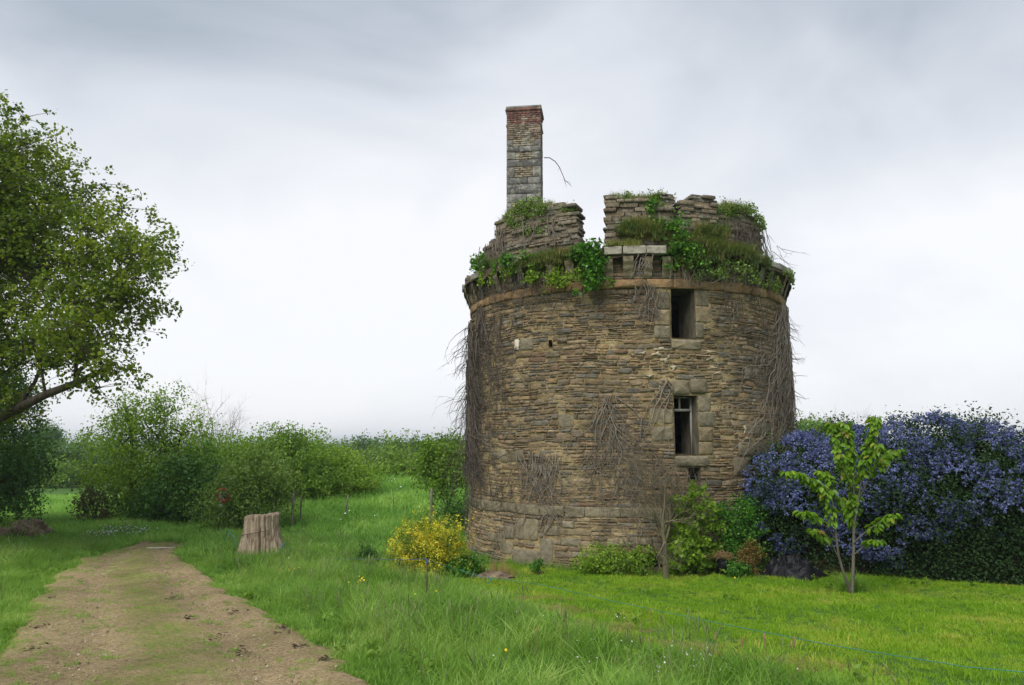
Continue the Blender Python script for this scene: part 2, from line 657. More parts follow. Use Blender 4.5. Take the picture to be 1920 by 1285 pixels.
def mat_track():
    m, nt, out = new_mat('sandy gravel track')
    a = noise(nt, 0.8, 6, 0.65)
    g = noise(nt, 1.9, 8, 0.75)
    b_ = noise(nt, 22.0, 6, 0.75)
    c_ = noise(nt, 95.0, 3, 0.7)
    v = nt.nodes.new('ShaderNodeTexVoronoi')
    v.inputs['Scale'].default_value = 38.0
    gg = nt.nodes.new('ShaderNodeNewGeometry')
    nt.links.new(gg.outputs['Position'], v.inputs['Vector'])
    f = mth(nt, 'ADD', mth(nt, 'MULTIPLY', b_, 0.9), mth(nt, 'SUBTRACT', mth(nt, 'MULTIPLY', c_, 0.8), 0.33))
    col = ramp(nt, [(0.3, (0.07, 0.05, 0.028)), (0.5, (0.28, 0.215, 0.12)), (0.66, (0.43, 0.345, 0.215)), (0.8, (0.52, 0.44, 0.32))], f)
    vr = ramp(nt, [(0.0, (0.8, 0.8, 0.8)), (1.0, (1.15, 1.1, 1.05))], v.outputs['Color'])
    col = mixc(nt, 0.7, col, vr, 'MULTIPLY')
    cen = attr(nt, 'mid', 'Fac')
    gm = mth(nt, 'ADD', mth(nt, 'MULTIPLY', g, 2.1), mth(nt, 'MULTIPLY', cen, 0.42))
    gm = mth(nt, 'ADD', gm, mth(nt, 'MULTIPLY', b_, 0.6))
    gm = mth(nt, 'MULTIPLY', mth(nt, 'SUBTRACT', gm, 1.45), 3.0, True)
    col = mixc(nt, mth(nt, 'MULTIPLY', gm, 0.62), col, mixc(nt, b_, (0.08, 0.12, 0.015), (0.24, 0.26, 0.06)))
    big = noise(nt, 0.9, 3, 0.5, (1, 0.4, 1))
    col = mixc(nt, 0.8, col, ramp(nt, [(0.35, (0.72, 0.70, 0.64)), (0.65, (1.2, 1.18, 1.12))], big), 'MULTIPLY')
    dm = mth(nt, 'MULTIPLY', mth(nt, 'SUBTRACT', noise(nt, 2.6, 6, 0.75), 0.62), 9.0, True)
    col = mixc(nt, mth(nt, 'MULTIPLY', dm, 0.55), col, (0.10, 0.07, 0.045))
    h = mth(nt, 'ADD', f, mth(nt, 'MULTIPLY', v.outputs['Distance'], 0.4))
    finish(nt, out, col, 0.95, bump(nt, h, 0.9, 0.02), 0.15)
    return m


# ------------------------------------------------------------------ ground sheet
def axis(lo, mid0, mid1, hi, step, growth):
    a = list(np.arange(mid0, mid1 + 1e-6, step))
    s = step
    while a[-1] < hi:
        s *= growth
        a.append(a[-1] + s)
    s = step
    while a[0] > lo:
        s *= growth
        a.insert(0, a[0] - s)
    return np.array(a)


def grid_mesh(name, X, Y, zf, attrs=None, smooth=True):
    gx, gy = np.meshgrid(X, Y)
    z = zf(gx, gy)
    V = np.stack([gx, gy, z], -1).reshape(-1, 3)
    nx, ny = len(X), len(Y)
    i = (np.arange(ny - 1)[:, None] * nx + np.arange(nx - 1)[None]).ravel()
    Fq = np.stack([i, i + 1, i + nx + 1, i + nx], 1)
    return mesh_np(name, V, Fq, smooth=smooth)


GX = axis(-3500, -16, 16, 3500, 0.4, 1.13)
GY = axis(-300, -3, 40, 4500, 0.4, 1.13)
g = link('ground', grid_mesh('ground', GX, GY, zg), mat_ground())
tag(g, kind='structure')

# ------------------------------------------------------------------ track
TR_R = [gp(x, y) for x, y in [(690, 1285), (640, 1240), (600, 1212), (520, 1165), (440, 1118), (385, 1080), (340, 1050), (322, 1036)]]
TR_L = [gp(x, y) for x, y in [(-150, 1285), (-80, 1235), (-40, 1200), (0, 1155), (28, 1115), (75, 1080), (130, 1052), (185, 1037)]]
TR_R = np.array([[-0.8, 1.5, 0]] + [[p[0] + 0.04, p[1], 0] for p in TR_R])[:, :2]
TR_L = np.array([[-4.9, 1.5, 0]] + [[p[0] + 0.35, p[1], 0] for p in TR_L])[:, :2]


def edge_x(E_, y):
    return np.interp(y, E_[:, 1], E_[:, 0])


TR_END = 23.6


def build_track():
    ny, nx = 260, 70
    ys = np.linspace(1.5, TR_END, ny)
    t = np.linspace(0, 1, nx)
    jl = np.convolve(RG.normal(0, 0.22, ny + 8), np.ones(6) / 6, 'valid')[:ny]
    jr = np.convolve(RG.normal(0, 0.22, ny + 8), np.ones(6) / 6, 'valid')[:ny]
    xl = edge_x(TR_L, ys) + jl
    xr = edge_x(TR_R, ys) + jr
    X = xl[:, None] * (1 - t) + xr[:, None] * t
    Yg = np.repeat(ys[:, None], nx, 1)
    rut = -0.055 * (np.exp(-((t - 0.27) / 0.09) ** 2) + np.exp(-((t - 0.75) / 0.09) ** 2))
    edge = -0.10 * (sstep(0.06, 0, t) + sstep(0.94, 1, t))
    Z = zg(X, Yg) + 0.075 + rut[None] * 0.9 + edge[None] + RG.normal(0, 0.004, X.shape) + 0.010 * smooth_noise(X, Yg, 3.3, 4) + 0.006 * smooth_noise(X, Yg, 9.1, 8)
    V = np.stack([X, Yg, Z], -1).reshape(-1, 3)
    i = (np.arange(ny - 1)[:, None] * nx + np.arange(nx - 1)[None]).ravel()
    Fq = np.stack([i, i + 1, i + nx + 1, i + nx], 1)
    mid = np.exp(-((t - 0.52) / 0.15) ** 2) + 0.9 * np.exp(-(t / 0.14) ** 2) + 0.6 * np.exp(-((1 - t) / 0.08) ** 2)
    mid = np.tile(mid, (ny, 1)).ravel()
    me = mesh_np('track', V, Fq, vert_attrs={'mid': mid}, smooth=True)
    o = link('path', me, mat_track())
    tag(o, kind='structure')


build_track()

# lawn / verge boundary (from the photograph) in ground coordinates
LB = np.array([gp(x, y)[:2] for x, y in [(1470, 1284), (1330, 1250), (1200, 1222), (1080, 1190), (980, 1150), (905, 1120), (850, 1100)]])


def lawn_side(x, y):
    """>0 on the mown lawn"""
    b = np.interp(y, LB[:, 1], LB[:, 0])
    b = np.where(y < LB[0, 1], LB[0, 0] + (LB[0, 1] - y) * 1.0, b)
    b = np.where(y > LB[-1, 1], LB[-1, 0] - 0.5 * (y - LB[-1, 1]), b)
    return x - b


def in_track(x, y, m=0.0):
    return (x > edge_x(TR_L, y) + m) & (x < edge_x(TR_R, y) - m) & (y < TR_END)


# ------------------------------------------------------------------ grass by instanced tufts
def tuft_mesh(name, n, rad, h, w, lean, mat, rng, segs=3, hj=0.4):
    V, Fq, Ft, tq, tt = [], [], [], [], []
    k = 0
    for _ in range(n):
        a = rng.uniform(0, 2 * math.pi)
        r = rad * math.sqrt(rng.uniform())
        b = np.array([r * math.cos(a), r * math.sin(a), -0.01])
        hh = h * rng.uniform(1 - hj, 1 + hj)
        la = rng.uniform(0, 2 * math.pi)
        ld = np.array([math.cos(la), math.sin(la), 0]) * lean * rng.uniform(0.2, 1.2)
        wd = np.array([-math.sin(la), math.cos(la), 0])
        wa = rng.uniform(-0.9, 0.9)
        wd = wd * math.cos(wa) + np.array([math.cos(la), math.sin(la), 0]) * math.sin(wa)
        tint = rng.uniform()
        for s in range(segs):
            t = s / segs
            c = b + np.array([0, 0, hh * (t - 0.28 * lean * t * t)]) + ld * hh * t * t
            ww = w * 0.5 * (1 - 0.75 * t)
            V += [c - wd * ww, c + wd * ww]
        t = 1.0
        V.append(b + np.array([0, 0, hh * (1 - 0.28 * lean)]) + ld * hh)
        for s in range(segs - 1):
            Fq.append([k + 2 * s, k + 2 * s + 1, k + 2 * s + 3, k + 2 * s + 2])
            tq.append(tint)
        Ft.append([k + 2 * segs - 2, k + 2 * segs - 1, k + 2 * segs])
        tt.append(tint)
        k += 2 * segs + 1
    me = mesh_np(name, np.array(V), [np.array(Ft), np.array(Fq)], {'tint': np.array(tt + tq)})
    me.materials.append(mat)
    return me


def scatter(name, P, meshes, label, scale=(0.8, 1.25), tilt=0.12, rng=RG, mat=None, cat='grass'):
    """one object whose geometry nodes place tufts on its own points"""
    n = len(P)
    me = bpy.data.meshes.new(name)
    me.vertices.add(n)
    me.vertices.foreach_set('co', np.asarray(P, np.float32).ravel())
    rot = np.stack([rng.normal(0, tilt, n), rng.normal(0, tilt, n), rng.uniform(0, 6.283, n)], 1)
    a = me.attributes.new('rot', 'FLOAT_VECTOR', 'POINT')
    a.data.foreach_set('vector', rot.astype(np.float32).ravel())
    a = me.attributes.new('scl', 'FLOAT', 'POINT')
    sc = scale if isinstance(scale, np.ndarray) else rng.uniform(scale[0], scale[1], n)
    a.data.foreach_set('value', sc.astype(np.float32))
    a = me.attributes.new('idx', 'INT', 'POINT')
    a.data.foreach_set('value', rng.integers(0, len(meshes), n).astype(np.int32))
    me.update()
    o = bpy.data.objects.new(name, me)
    scene.collection.objects.link(o)
    col = bpy.data.collections.new(name + ' sources')
    for i, m in enumerate(meshes):
        so = bpy.data.objects.new(m.name, m)
        col.objects.link(so)
    ng = bpy.data.node_groups.new(name + ' scatter', 'GeometryNodeTree')
    ng.interface.new_socket('Geometry', in_out='INPUT', socket_type='NodeSocketGeometry')
    ng.interface.new_socket('Geometry', in_out='OUTPUT', socket_type='NodeSocketGeometry')
    gi = ng.nodes.new('NodeGroupInput')
    go = ng.nodes.new('NodeGroupOutput')
    iop = ng.nodes.new('GeometryNodeInstanceOnPoints')
    ci = ng.nodes.new('GeometryNodeCollectionInfo')
    ci.inputs['Collection'].default_value = col
    ci.inputs['Separate Children'].default_value = True
    ci.inputs['Reset Children'].default_value = True

    def na(nm, ty):
        x = ng.nodes.new('GeometryNodeInputNamedAttribute')
        x.data_type = ty
        x.inputs['Name'].default_value = nm
        return x.outputs[0]
    ng.links.new(gi.outputs[0], iop.inputs['Points'])
    ng.links.new(ci.outputs[0], iop.inputs['Instance'])
    iop.inputs['Pick Instance'].default_value = True
    ng.links.new(na('idx', 'INT'), iop.inputs['Instance Index'])
    ng.links.new(na('rot', 'FLOAT_VECTOR'), iop.inputs['Rotation'])
    ng.links.new(na('scl', 'FLOAT'), iop.inputs['Scale'])
    ng.links.new(iop.outputs[0], go.inputs[0])
    md = o.modifiers.new('scatter', 'NODES')
    md.node_group = ng
    tag(o, label, cat, None, 'stuff')
    return o


def rand_pts(n, x0, x1, y0, y1, rng=RG):
    x = rng.uniform(x0, x1, n)
    y = rng.uniform(y0, y1, n)
    return x, y


def wedge(n, y0, y1, s0, s1, rng=RG, power=1.0):
    """points in the camera's field between slopes s0..s1 (x/y); even over area when power=2"""
    y = (y0 ** power + (y1 ** power - y0 ** power) * rng.uniform(0, 1, n)) ** (1 / power)
    x = y * rng.uniform(s0, s1, n)
    return x, y


rt = np.random.default_rng(5)
lawn_t = [tuft_mesh('lawn_tuft', 70, 0.15, 0.045 + 0.012 * _, 0.009, 0.9, GR_LAWN, rt, 2, 0.6) for _ in range(4)]
verge_t = [tuft_mesh('verge_tuft', 30, 0.09, 0.20 + 0.035 * _, 0.0085, 0.95, GR_VERGE, rt, 4, 0.5) for _ in range(5)]
short_t = [tuft_mesh('short_tuft', 34, 0.13, 0.09, 0.008, 0.8, GR_VERGE, rt, 2) for _ in range(4)]
mead_t = [tuft_mesh('meadow_tuft', 18, 0.2, 0.30, 0.026, 0.9, GR_MEAD, rt, 3, 0.5) for _ in range(5)]


def dist_tower(x, y):
    return np.hypot(x - TC[0], y - TC[1])


# lawn
x, y = wedge(15500, 5.0, 19.5, -0.12, 0.82, power=2)
k = (lawn_side(x, y) + smooth_noise(x, y, 2.0, 4) * 0.25 > 0) & (dist_tower(x, y) > TR + 0.15)
x, y = x[k], y[k]
sc = (0.62 + 0.2 * smooth_noise(x, y, 1.1, 2) + RG.uniform(-0.15, 0.2, len(x)) + (RG.uniform(0, 1, len(x)) < 0.02) * 0.9).clip(0.4, 1.9)
scatter('lawn_grass', np.stack([x, y, zg(x, y)], 1), lawn_t, 'short bright green mown lawn grass before the tower', sc)
# verge: tall and short
x, y = wedge(15000, 5.6, 24.0, -0.75, 0.62, power=2)
out = ~in_track(x, y, 0.28)
ls = lawn_side(x, y) + smooth_noise(x, y, 1.7, 1) * 0.3
k = out & (ls < 0.25) & (dist_tower(x, y) > TR + 0.2)
x, y, ls = x[k], y[k], ls[k]
de = np.minimum(np.abs(x - edge_x(TR_R, y)), np.abs(x - edge_x(TR_L, y)))
nn = smooth_noise(x, y, 1.3, 7)
sc = (0.95 + 0.45 * nn + RG.uniform(-0.2, 0.3, len(x))) * (0.3 + 0.7 * sstep(0.0, 1.2, de - np.where(in_track(x, y, 0), 1, 0) * de)) * (0.5 + 0.5 * sstep(0.25, -0.5, ls))
scatter('verge_grass', np.stack([x, y, zg(x, y)], 1), verge_t, 'long lush uncut grass on the verge of the track', sc.clip(0.25, 1.8))
x, y = wedge(9000, 5.6, 24.0, -0.75, 0.5, power=2)
k = ~in_track(x, y, -0.02 ) & (lawn_side(x, y) < 0.35) & (dist_tower(x, y) > TR + 0.2)
nx_ = smooth_noise(x, y, 2.2, 3)
xt, yt = wedge(22000, 5.6, 23.5, -0.75, -0.05, power=2)
tl, tr_ = edge_x(TR_L, yt), edge_x(TR_R, yt)
tt = (xt - tl) / (tr_ - tl)
prob = 0.8 * np.exp(-((tt - 0.52) / 0.14) ** 2) + 1.3 * np.exp(-((tt) / 0.16) ** 2) + 1.1 * np.exp(-((1 - tt) / 0.10) ** 2) + 0.1
prob = prob * (0.5 + 1.0 * smooth_noise(xt, yt, 2.1, 9) + 0.5 * smooth_noise(xt, yt, 6.1, 2))
kt = in_track(xt, yt, -0.25) & (RG.uniform(0, 1, len(xt)) < prob)
x = np.concatenate([x[k], xt[kt]])
y = np.concatenate([y[k], yt[kt]])
inn = in_track(x, y, 0.1)
sc = np.where(inn, RG.uniform(0.15, 0.6, len(x)), RG.uniform(0.6, 1.4, len(x)))
scatter('short_grass', np.stack([x, y, zg(x, y) + np.where(inn, 0.06, 0.01)], 1), short_t, 'short creeping grass along the track edges and its middle strip', sc)
# meadow
x, y = wedge(30000, 21.0, 62.0, -0.72, 0.06, power=1.5)
k = ~in_track(x, y, 0.0) & (dist_tower(x, y) > TR + 0.3)
x, y = x[k], y[k]
sc = (0.9 + 0.5 * smooth_noise(x, y, 0.5, 5) + RG.uniform(-0.2, 0.3, len(x))) * (0.8 + 0.012 * (y - 21))
scatter('meadow_grass', np.stack([x, y, zg(x, y)], 1), mead_t, 'rough tall meadow grass on the rising bank behind the stump', sc.clip(0.4, 2.2))

dry_t = [tuft_mesh('clipping_tuft', 26, 0.14, 0.035, 0.008, 1.2, GR_STRAW, rt, 2) for _ in range(2)]
yb = RG.uniform(6.5, 14.5, 1500)
xb = np.interp(yb, LB[:, 1], LB[:, 0]) + 0.55 + RG.normal(0, 0.42, 1500)
kb = smooth_noise(xb, yb, 2.3, 6) > -0.05
scatter('dry_clippings', np.stack([xb, yb, zg(xb, yb) + 0.02], 1)[kb], dry_t, 'dry yellow clippings lying where the mown lawn meets the long grass', (0.5, 1.2))


def seed_tuft(n, h, rng):
    V, Q, t_ = [], [], []
    mb_ = MB()
    for _ in range(n):
        a = rng.uniform(0, 6.28)
        hh = h * rng.uniform(.7, 1.2)
        p0_ = np.array([rng.normal(0, .05), rng.normal(0, .05), 0])
        p1_ = p0_ + [math.cos(a) * hh * .25, math.sin(a) * hh * .25, hh]
        P_ = curve_pts(p0_, p1_, [0, 0, hh * .08], 5)
        mb_.add(*tube(P_, 0.002, 3), 0.6)
        d_ = unit(P_[-1] - P_[-2])
        mb_.add(*tube(np.array([P_[-1], P_[-1] + d_ * .03, P_[-1] + d_ * .08, P_[-1] + d_ * .11]), [.003, .008, .006, .001], 4), 0.9)
    me = mb_.mesh('seed_tuft', 'tint')
    me.materials.append(GR_SEED)
    return me


GR_SEED = mat_grass('grass seed head', [(0.0, (0.14, 0.24, 0.06)), (0.6, (0.22, 0.31, 0.10)), (1, (0.32, 0.36, 0.16))])
sd_t = [seed_tuft(5, 0.42, rt) for _ in range(3)]
xb, yb = wedge(1700, 6.0, 24.0, -0.7, 0.5, power=1.7)
kb = ~in_track(xb, yb, -0.4) & (lawn_side(xb, yb) < -0.2) & (dist_tower(xb, yb) > TR + 0.4) & (smooth_noise(xb, yb, 1.2, 12) > 0.0)
scatter('seeding_grass', np.stack([xb, yb, zg(xb, yb)], 1)[kb], sd_t, 'taller grass stems with pale seed heads in the verge', (0.6, 1.2))
weed_t = []
for _ in range(3):
    m_w = MB()
    Pw = np.array([[rt.normal(0, .06), rt.normal(0, .06), 0.04 + abs(rt.normal(0, .05))] for _q in range(22)])
    Vw, Qw = leaf_quads(Pw, 0.10, rt, up=1.0, aspect=.45)
    m_w.add(Vw, Qw, rt.uniform(.2, .6))
    mw = m_w.mesh('weed_rosette', 'tint')
    mw.materials.append(G_MID)
    weed_t.append(mw)
xb, yb = wedge(2200, 6.0, 22.0, -0.7, 0.7, power=1.7)
kb = ~in_track(xb, yb, 0.1) & (dist_tower(xb, yb) > TR + 0.4) & (smooth_noise(xb, yb, 1.9, 21) > 0.25) & ((lawn_side(xb, yb) < 0) | (RG.uniform(0, 1, len(xb)) < .12))
scatter('broadleaf_weeds', np.stack([xb, yb, zg(xb, yb) + 0.02], 1)[kb], weed_t, 'broad-leaved weeds dotted through the verge and lawn', (0.35, 1.0))

# ------------------------------------------------------------------ masonry
def stone_geo(mapf, u0, u1, v0, v1, d, back, rng, n=10, sq=0.26, jit=0.035, bev=0.010, drough=0.3):
    """irregular block face; mapf(u, v, depth)->xyz"""
    cu, cv = (u0 + u1) / 2, (v0 + v1) / 2
    a, b = (u1 - u0) / 2, (v1 - v0) / 2
    t = (np.arange(n) + rng.uniform(-0.25, 0.25, n)) * 2 * math.pi / n + math.pi / n
    c, s = np.cos(t), np.sin(t)
    x = a * np.sign(c) * np.abs(c) ** sq
    y = b * np.sign(s) * np.abs(s) ** sq
    jj = 1 + rng.normal(0, jit, n)
    x, y = x * jj, y * (1 + rng.normal(0, jit * 1.2, n))
    bx = max(0.3, 1 - bev / max(a, 0.01))
    by = max(0.3, 1 - bev / max(b, 0.01))
    ring0 = mapf(cu + x, cv + y, np.full(n, -back))
    ring1 = mapf(cu + x, cv + y, d * (0.72 + rng.uniform(-0.1, 0.1, n)))
    ring2 = mapf(cu + x * bx, cv + y * by, d * (1 + rng.normal(0, drough, n)))
    cen = mapf(np.array([cu + rng.uniform(-.3, .3) * a]), np.array([cv + rng.uniform(-.3, .3) * b]), np.array([d * (1.05 + rng.normal(0, drough * 0.6))]))
    V = np.concatenate([ring0, ring1, ring2, cen])
    j = np.arange(n)
    j2 = (j + 1) % n
    q = np.concatenate([np.stack([j, j2, n + j2, n + j], 1), np.stack([n + j, n + j2, 2 * n + j2, 2 * n + j], 1)])
    tr = np.stack([2 * n + j, 2 * n + j2, np.full(n, 3 * n)], 1)
    return V, q, tr


PAL = np.array([(0.125, 0.132, 0.122), (0.19, 0.162, 0.11), (0.195, 0.158, 0.10), (0.225, 0.175, 0.095), (0.175, 0.125, 0.085), (0.12, 0.11, 0.085), (0.24, 0.21, 0.145), (0.17, 0.155, 0.115)]) * [1.30, 1.11, 1.0]


def stone_col(u, v, rng):
    w = np.array([0.20, 0.22, 0.16, 0.09, 0.06, 0.09, 0.08, 0.10])
    s1 = math.sin(u * 1.1 + v * 0.6 + 1.0) + math.sin(v * 1.9 - u * 0.4)
    w = w * np.array([1 + 0.35 * s1, 1, 1 - 0.2 * s1, 1 - 0.4 * s1, 1 - 0.3 * s1, 1, 1, 1]).clip(0.1, 3)
    c = PAL[rng.choice(8, p=w / w.sum())]
    return (c * 0.8 + 0.2 * np.array([0.19, 0.155, 0.10])) * rng.uniform(0.65, 1.3)


ZC0, ZC1 = 1.50, 1.74          # lower string course
ZU0, ZU1 = 6.95, 7.17          # upper string course
ZB = -0.1


def wall_r(z):
    z = np.asarray(z, float)
    return TR + np.where(z < ZC0, 0.02 + (ZC0 - z) * 0.07, 0.0)


def wmap(u, v, d):
    u = np.asarray(u, float)
    v = np.asarray(v, float)
    return tw(u / TR, wall_r(v) + d, v)


def wander(u, v):
    return 0.02 * np.sin(u * 1.3 + v * 0.8) + 0.010 * np.sin(u * 3.1 - v * 1.7 + 1) + 0.008 * np.sin(u * 7.3 + v * 5)


def wmap_w(u, v, d):
    u = np.asarray(u, float)
    v = np.asarray(v, float)
    v = v + wander(u, v) * sstep(ZC1, ZC1 + 0.35, v) * sstep(ZU0, ZU0 - 0.35, v)
    return tw(u / TR, wall_r(v) + d, v)


# openings and dressed blocks, from the photograph: (px0, py0, px1, py1) -> (u0,v0,u1,v1)
def prect(x0, y0, x1, y1):
    cy, cx = (y0 + y1) / 2, (x0 + x1) / 2
    ua = wall_at(x0, cy)[0] * TR
    ub = wall_at(x1, cy)[0] * TR
    va = wall_at(cx, y1)[1]
    vb = wall_at(cx, y0)[1]
    return [ua, va, ub, vb]


UW = prect(1257, 542, 1302, 634)
LW = prect(1264, 742, 1307, 852)
HOLE_R = prect(1407, 855, 1436, 866)
HOLE_B = prect(1180, 1036, 1240, 1062)
SLOT = prect(1030, 638, 1036, 650)
GAP = prect(1290, 877, 1312, 900)
UW[3] = ZU0 - 0.01
BLOCKS = [  # px rectangles of dressed blocks, protrusion
    (1258, 637, 1313, 656, .07), (1303, 545, 1328, 575, .03), (1303, 575, 1332, 605, .04), (1303, 605, 1318, 634, .04),
    (1226, 611, 1256, 635, .04), (1230, 548, 1256, 580, .03), (1226, 581, 1256, 610, .035),
    (1259, 713, 1292, 740, .06), (1293, 711, 1323, 738, .07), (1309, 742, 1332, 772, .03), (1309, 773, 1340, 800, .035), (1309, 801, 1336, 828, .035), (1309, 829, 1336, 853, .04),
    (1218, 765, 1262, 795, .03), (1222, 800, 1262, 826, .03), (1265, 855, 1326, 875, .09),
    (1384, 829, 1449, 855, .05), (1396, 797, 1441, 815, .05), (1374, 857, 1405, 893, .04),
    (976, 634, 1000, 657, .03), (1048, 776, 1076, 802, .02), (1395, 690, 1420, 706, .03),
    (938, 843, 953, 868, .03), (955, 843, 982, 866, .03), (860 + 60, 1000, 945, 1016, .03),
    (948, 985, 968, 1010, .03), (944, 1016, 966, 1038, .03), (970, 972, 1012, 1012, .03), (968, 1030, 1020, 1062, .06), (1016, 1010, 1040, 1060, .03), (1022, 985, 1052, 1004, .04),
    (1056, 976, 1078, 990, .04), (1054, 1008, 1090, 1024, .03), (1050, 992, 1110, 1004, .03), (1350, 765, 1398, 772, .02), (1075, 1034, 1114, 1046, .04), (1140, 1010, 1178, 1024, .04), (1190, 1008, 1222, 1022, .05)]
block_rects = [(prect(*b[:4]), b[4]) for b in BLOCKS]
OPEN = [UW, LW, HOLE_R, HOLE_B, SLOT, GAP]
U0, U1 = -R_(118) * TR, R_(118) * TR

tower = empty('round_tower', (TC[0], TC[1], 0.0), 'ruined round stone tower with broken parapet, corbels and a tall square chimney', 'tower')


def build_core():
    """mortar shell with real openings"""
    us = list(np.arange(-math.pi * TR, U0, 0.35)) + list(np.arange(U0, U1, 0.05)) + list(np.arange(U1, math.pi * TR, 0.35)) + [math.pi * TR]
    vs = list(np.arange(ZB - 0.4, 7.75, 0.05))
    for r in OPEN:
        us = [u for u in us if abs(u - r[0]) > 0.02 and abs(u - r[2]) > 0.02] + [r[0], r[2]]
        vs = [v for v in vs if abs(v - r[1]) > 0.02 and abs(v - r[3]) > 0.02] + [r[1], r[3]]
    us = np.array(sorted(set(us)))
    vs = np.array(sorted(set(vs)))
    gu, gv = np.meshgrid(us, vs)
    d = 0.003 + 0.008 * smooth_noise(gu, gv, 3.0, 1) + 0.009 * smooth_noise(gu, gv, 9.0, 2) + RG.normal(0, 0.006, gu.shape) + 0.004
    patch = sstep(-0.1, 0.6, smooth_noise(gu, gv, 0.9, 6)) * 0.007 + 0.002
    d = d + patch
    lime = np.zeros(gu.shape)
    for (px_, py_, su, sv, am) in ((925, 880, .9, 1.1, 1.0), (930, 740, .7, .6, .8), (1060, 900, .9, .35, .7), (1010, 720, 1.0, .25, .6), (990, 600, .6, .3, .6), (1240, 670, .5, .3, .8), (1340, 680, .35, .3, .8), (900, 985, .5, .35, .8), (1150, 650, .5, .2, .4)):
        t_, z_ = wall_at(px_, py_)
        lime = np.maximum(lime, am * np.exp(-((gu - t_ * TR) / su) ** 2 - ((gv - z_) / sv) ** 2))
    lime = lime * (0.75 + 0.5 * smooth_noise(gu, gv, 2.3, 13))
    d = d + 0.006 * np.clip(lime, 0, 1)
    P = wmap(gu, gv, d).reshape(-1, 3)
    nu, nv = len(us), len(vs)
    ii, jj = np.meshgrid(np.arange(nu - 1), np.arange(nv - 1))
    cu = (us[ii] + us[ii + 1]) / 2
    cv = (vs[jj] + vs[jj + 1]) / 2
    keep = np.ones(cu.shape, bool)
    for r in OPEN:
        keep &= ~((cu > r[0]) & (cu < r[2]) & (cv > r[1]) & (cv < r[3]))
    i = (jj * nu + ii)[keep]
    Fq = np.stack([i, i + 1, i + nu + 1, i + nu], 1)
    link('wall_core', mesh_np('wall_core', P, Fq, None, {'lime': np.clip(lime, 0, 1).ravel()}, smooth=False), M_MORTAR, tower)
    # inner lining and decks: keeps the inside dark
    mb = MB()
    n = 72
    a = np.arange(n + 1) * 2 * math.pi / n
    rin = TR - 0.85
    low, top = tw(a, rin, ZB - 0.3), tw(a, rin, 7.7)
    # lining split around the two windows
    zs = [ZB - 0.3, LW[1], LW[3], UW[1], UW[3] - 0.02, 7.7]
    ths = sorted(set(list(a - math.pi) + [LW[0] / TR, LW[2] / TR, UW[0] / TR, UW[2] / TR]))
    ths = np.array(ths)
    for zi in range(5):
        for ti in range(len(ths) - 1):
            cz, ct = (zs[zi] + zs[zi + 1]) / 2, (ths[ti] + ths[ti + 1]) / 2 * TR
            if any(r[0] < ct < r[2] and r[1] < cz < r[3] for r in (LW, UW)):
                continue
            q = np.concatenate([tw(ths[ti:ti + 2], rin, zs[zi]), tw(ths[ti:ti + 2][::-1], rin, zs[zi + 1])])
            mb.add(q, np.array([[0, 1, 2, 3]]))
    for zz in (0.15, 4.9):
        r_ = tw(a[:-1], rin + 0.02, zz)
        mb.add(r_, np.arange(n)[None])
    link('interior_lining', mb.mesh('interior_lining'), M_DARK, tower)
    # wall head; the soil disc across the hollow is added to keep daylight out
    mb = MB()
    rr = np.array([0.3, 1.5, 2.6, 3.5, 4.1, 4.45, 4.72, 4.80])
    hh = np.array([7.75, 7.8, 7.85, 7.95, 8.05, 8.05, 7.92, 7.74])
    m = 120
    a = np.arange(m) * 2 * math.pi / m
    V = []
    for r_, h_ in zip(rr, hh):
        V.append(tw(a, r_, h_ + 0.06 * np.sin(a * 7 + r_) + RG.normal(0, 0.03, m)))
    V = np.concatenate(V)
    for k_ in range(len(rr) - 1):
        j = np.arange(m)
        mb.F.setdefault(4, []).append(np.stack([k_ * m + j, k_ * m + (j + 1) % m, (k_ + 1) * m + (j + 1) % m, (k_ + 1) * m + j], 1))
    mb.F.setdefault(m, []).append(np.arange(m)[None])
    mb.V = [V]
    link('wall_head_blackout_cap', mb.mesh('wall_head_blackout_cap', smooth=True), M_SOIL, tower)


build_core()

# --- rubble stones
rs = np.random.default_rng(21)
stones = []      # (area, u, v, V, q, t, col)


# larger irregular stones scattered through the courses
big_rects = []
for _ in range(900):
    uu_, vv_ = rs.uniform(-1.15 * TR, 1.15 * TR), rs.uniform(0.25, ZU0 - 0.3)
    w_, h_ = rs.uniform(0.22, 0.55), rs.uniform(0.10, 0.18)
    q_ = [uu_, vv_, uu_ + w_, vv_ + h_]
    if q_[1] < ZC1 + 0.02 and q_[3] > ZC0 - 0.02:
        continue
    if any(q_[0] < r_[2] + .12 and q_[2] > r_[0] - .12 and q_[1] < r_[3] + .05 and q_[3] > r_[1] - .05 for r_ in OPEN + [b_[0] for b_ in block_rects] + big_rects):
        continue
    big_rects.append(q_)
    if len(big_rects) >= 80:
        break


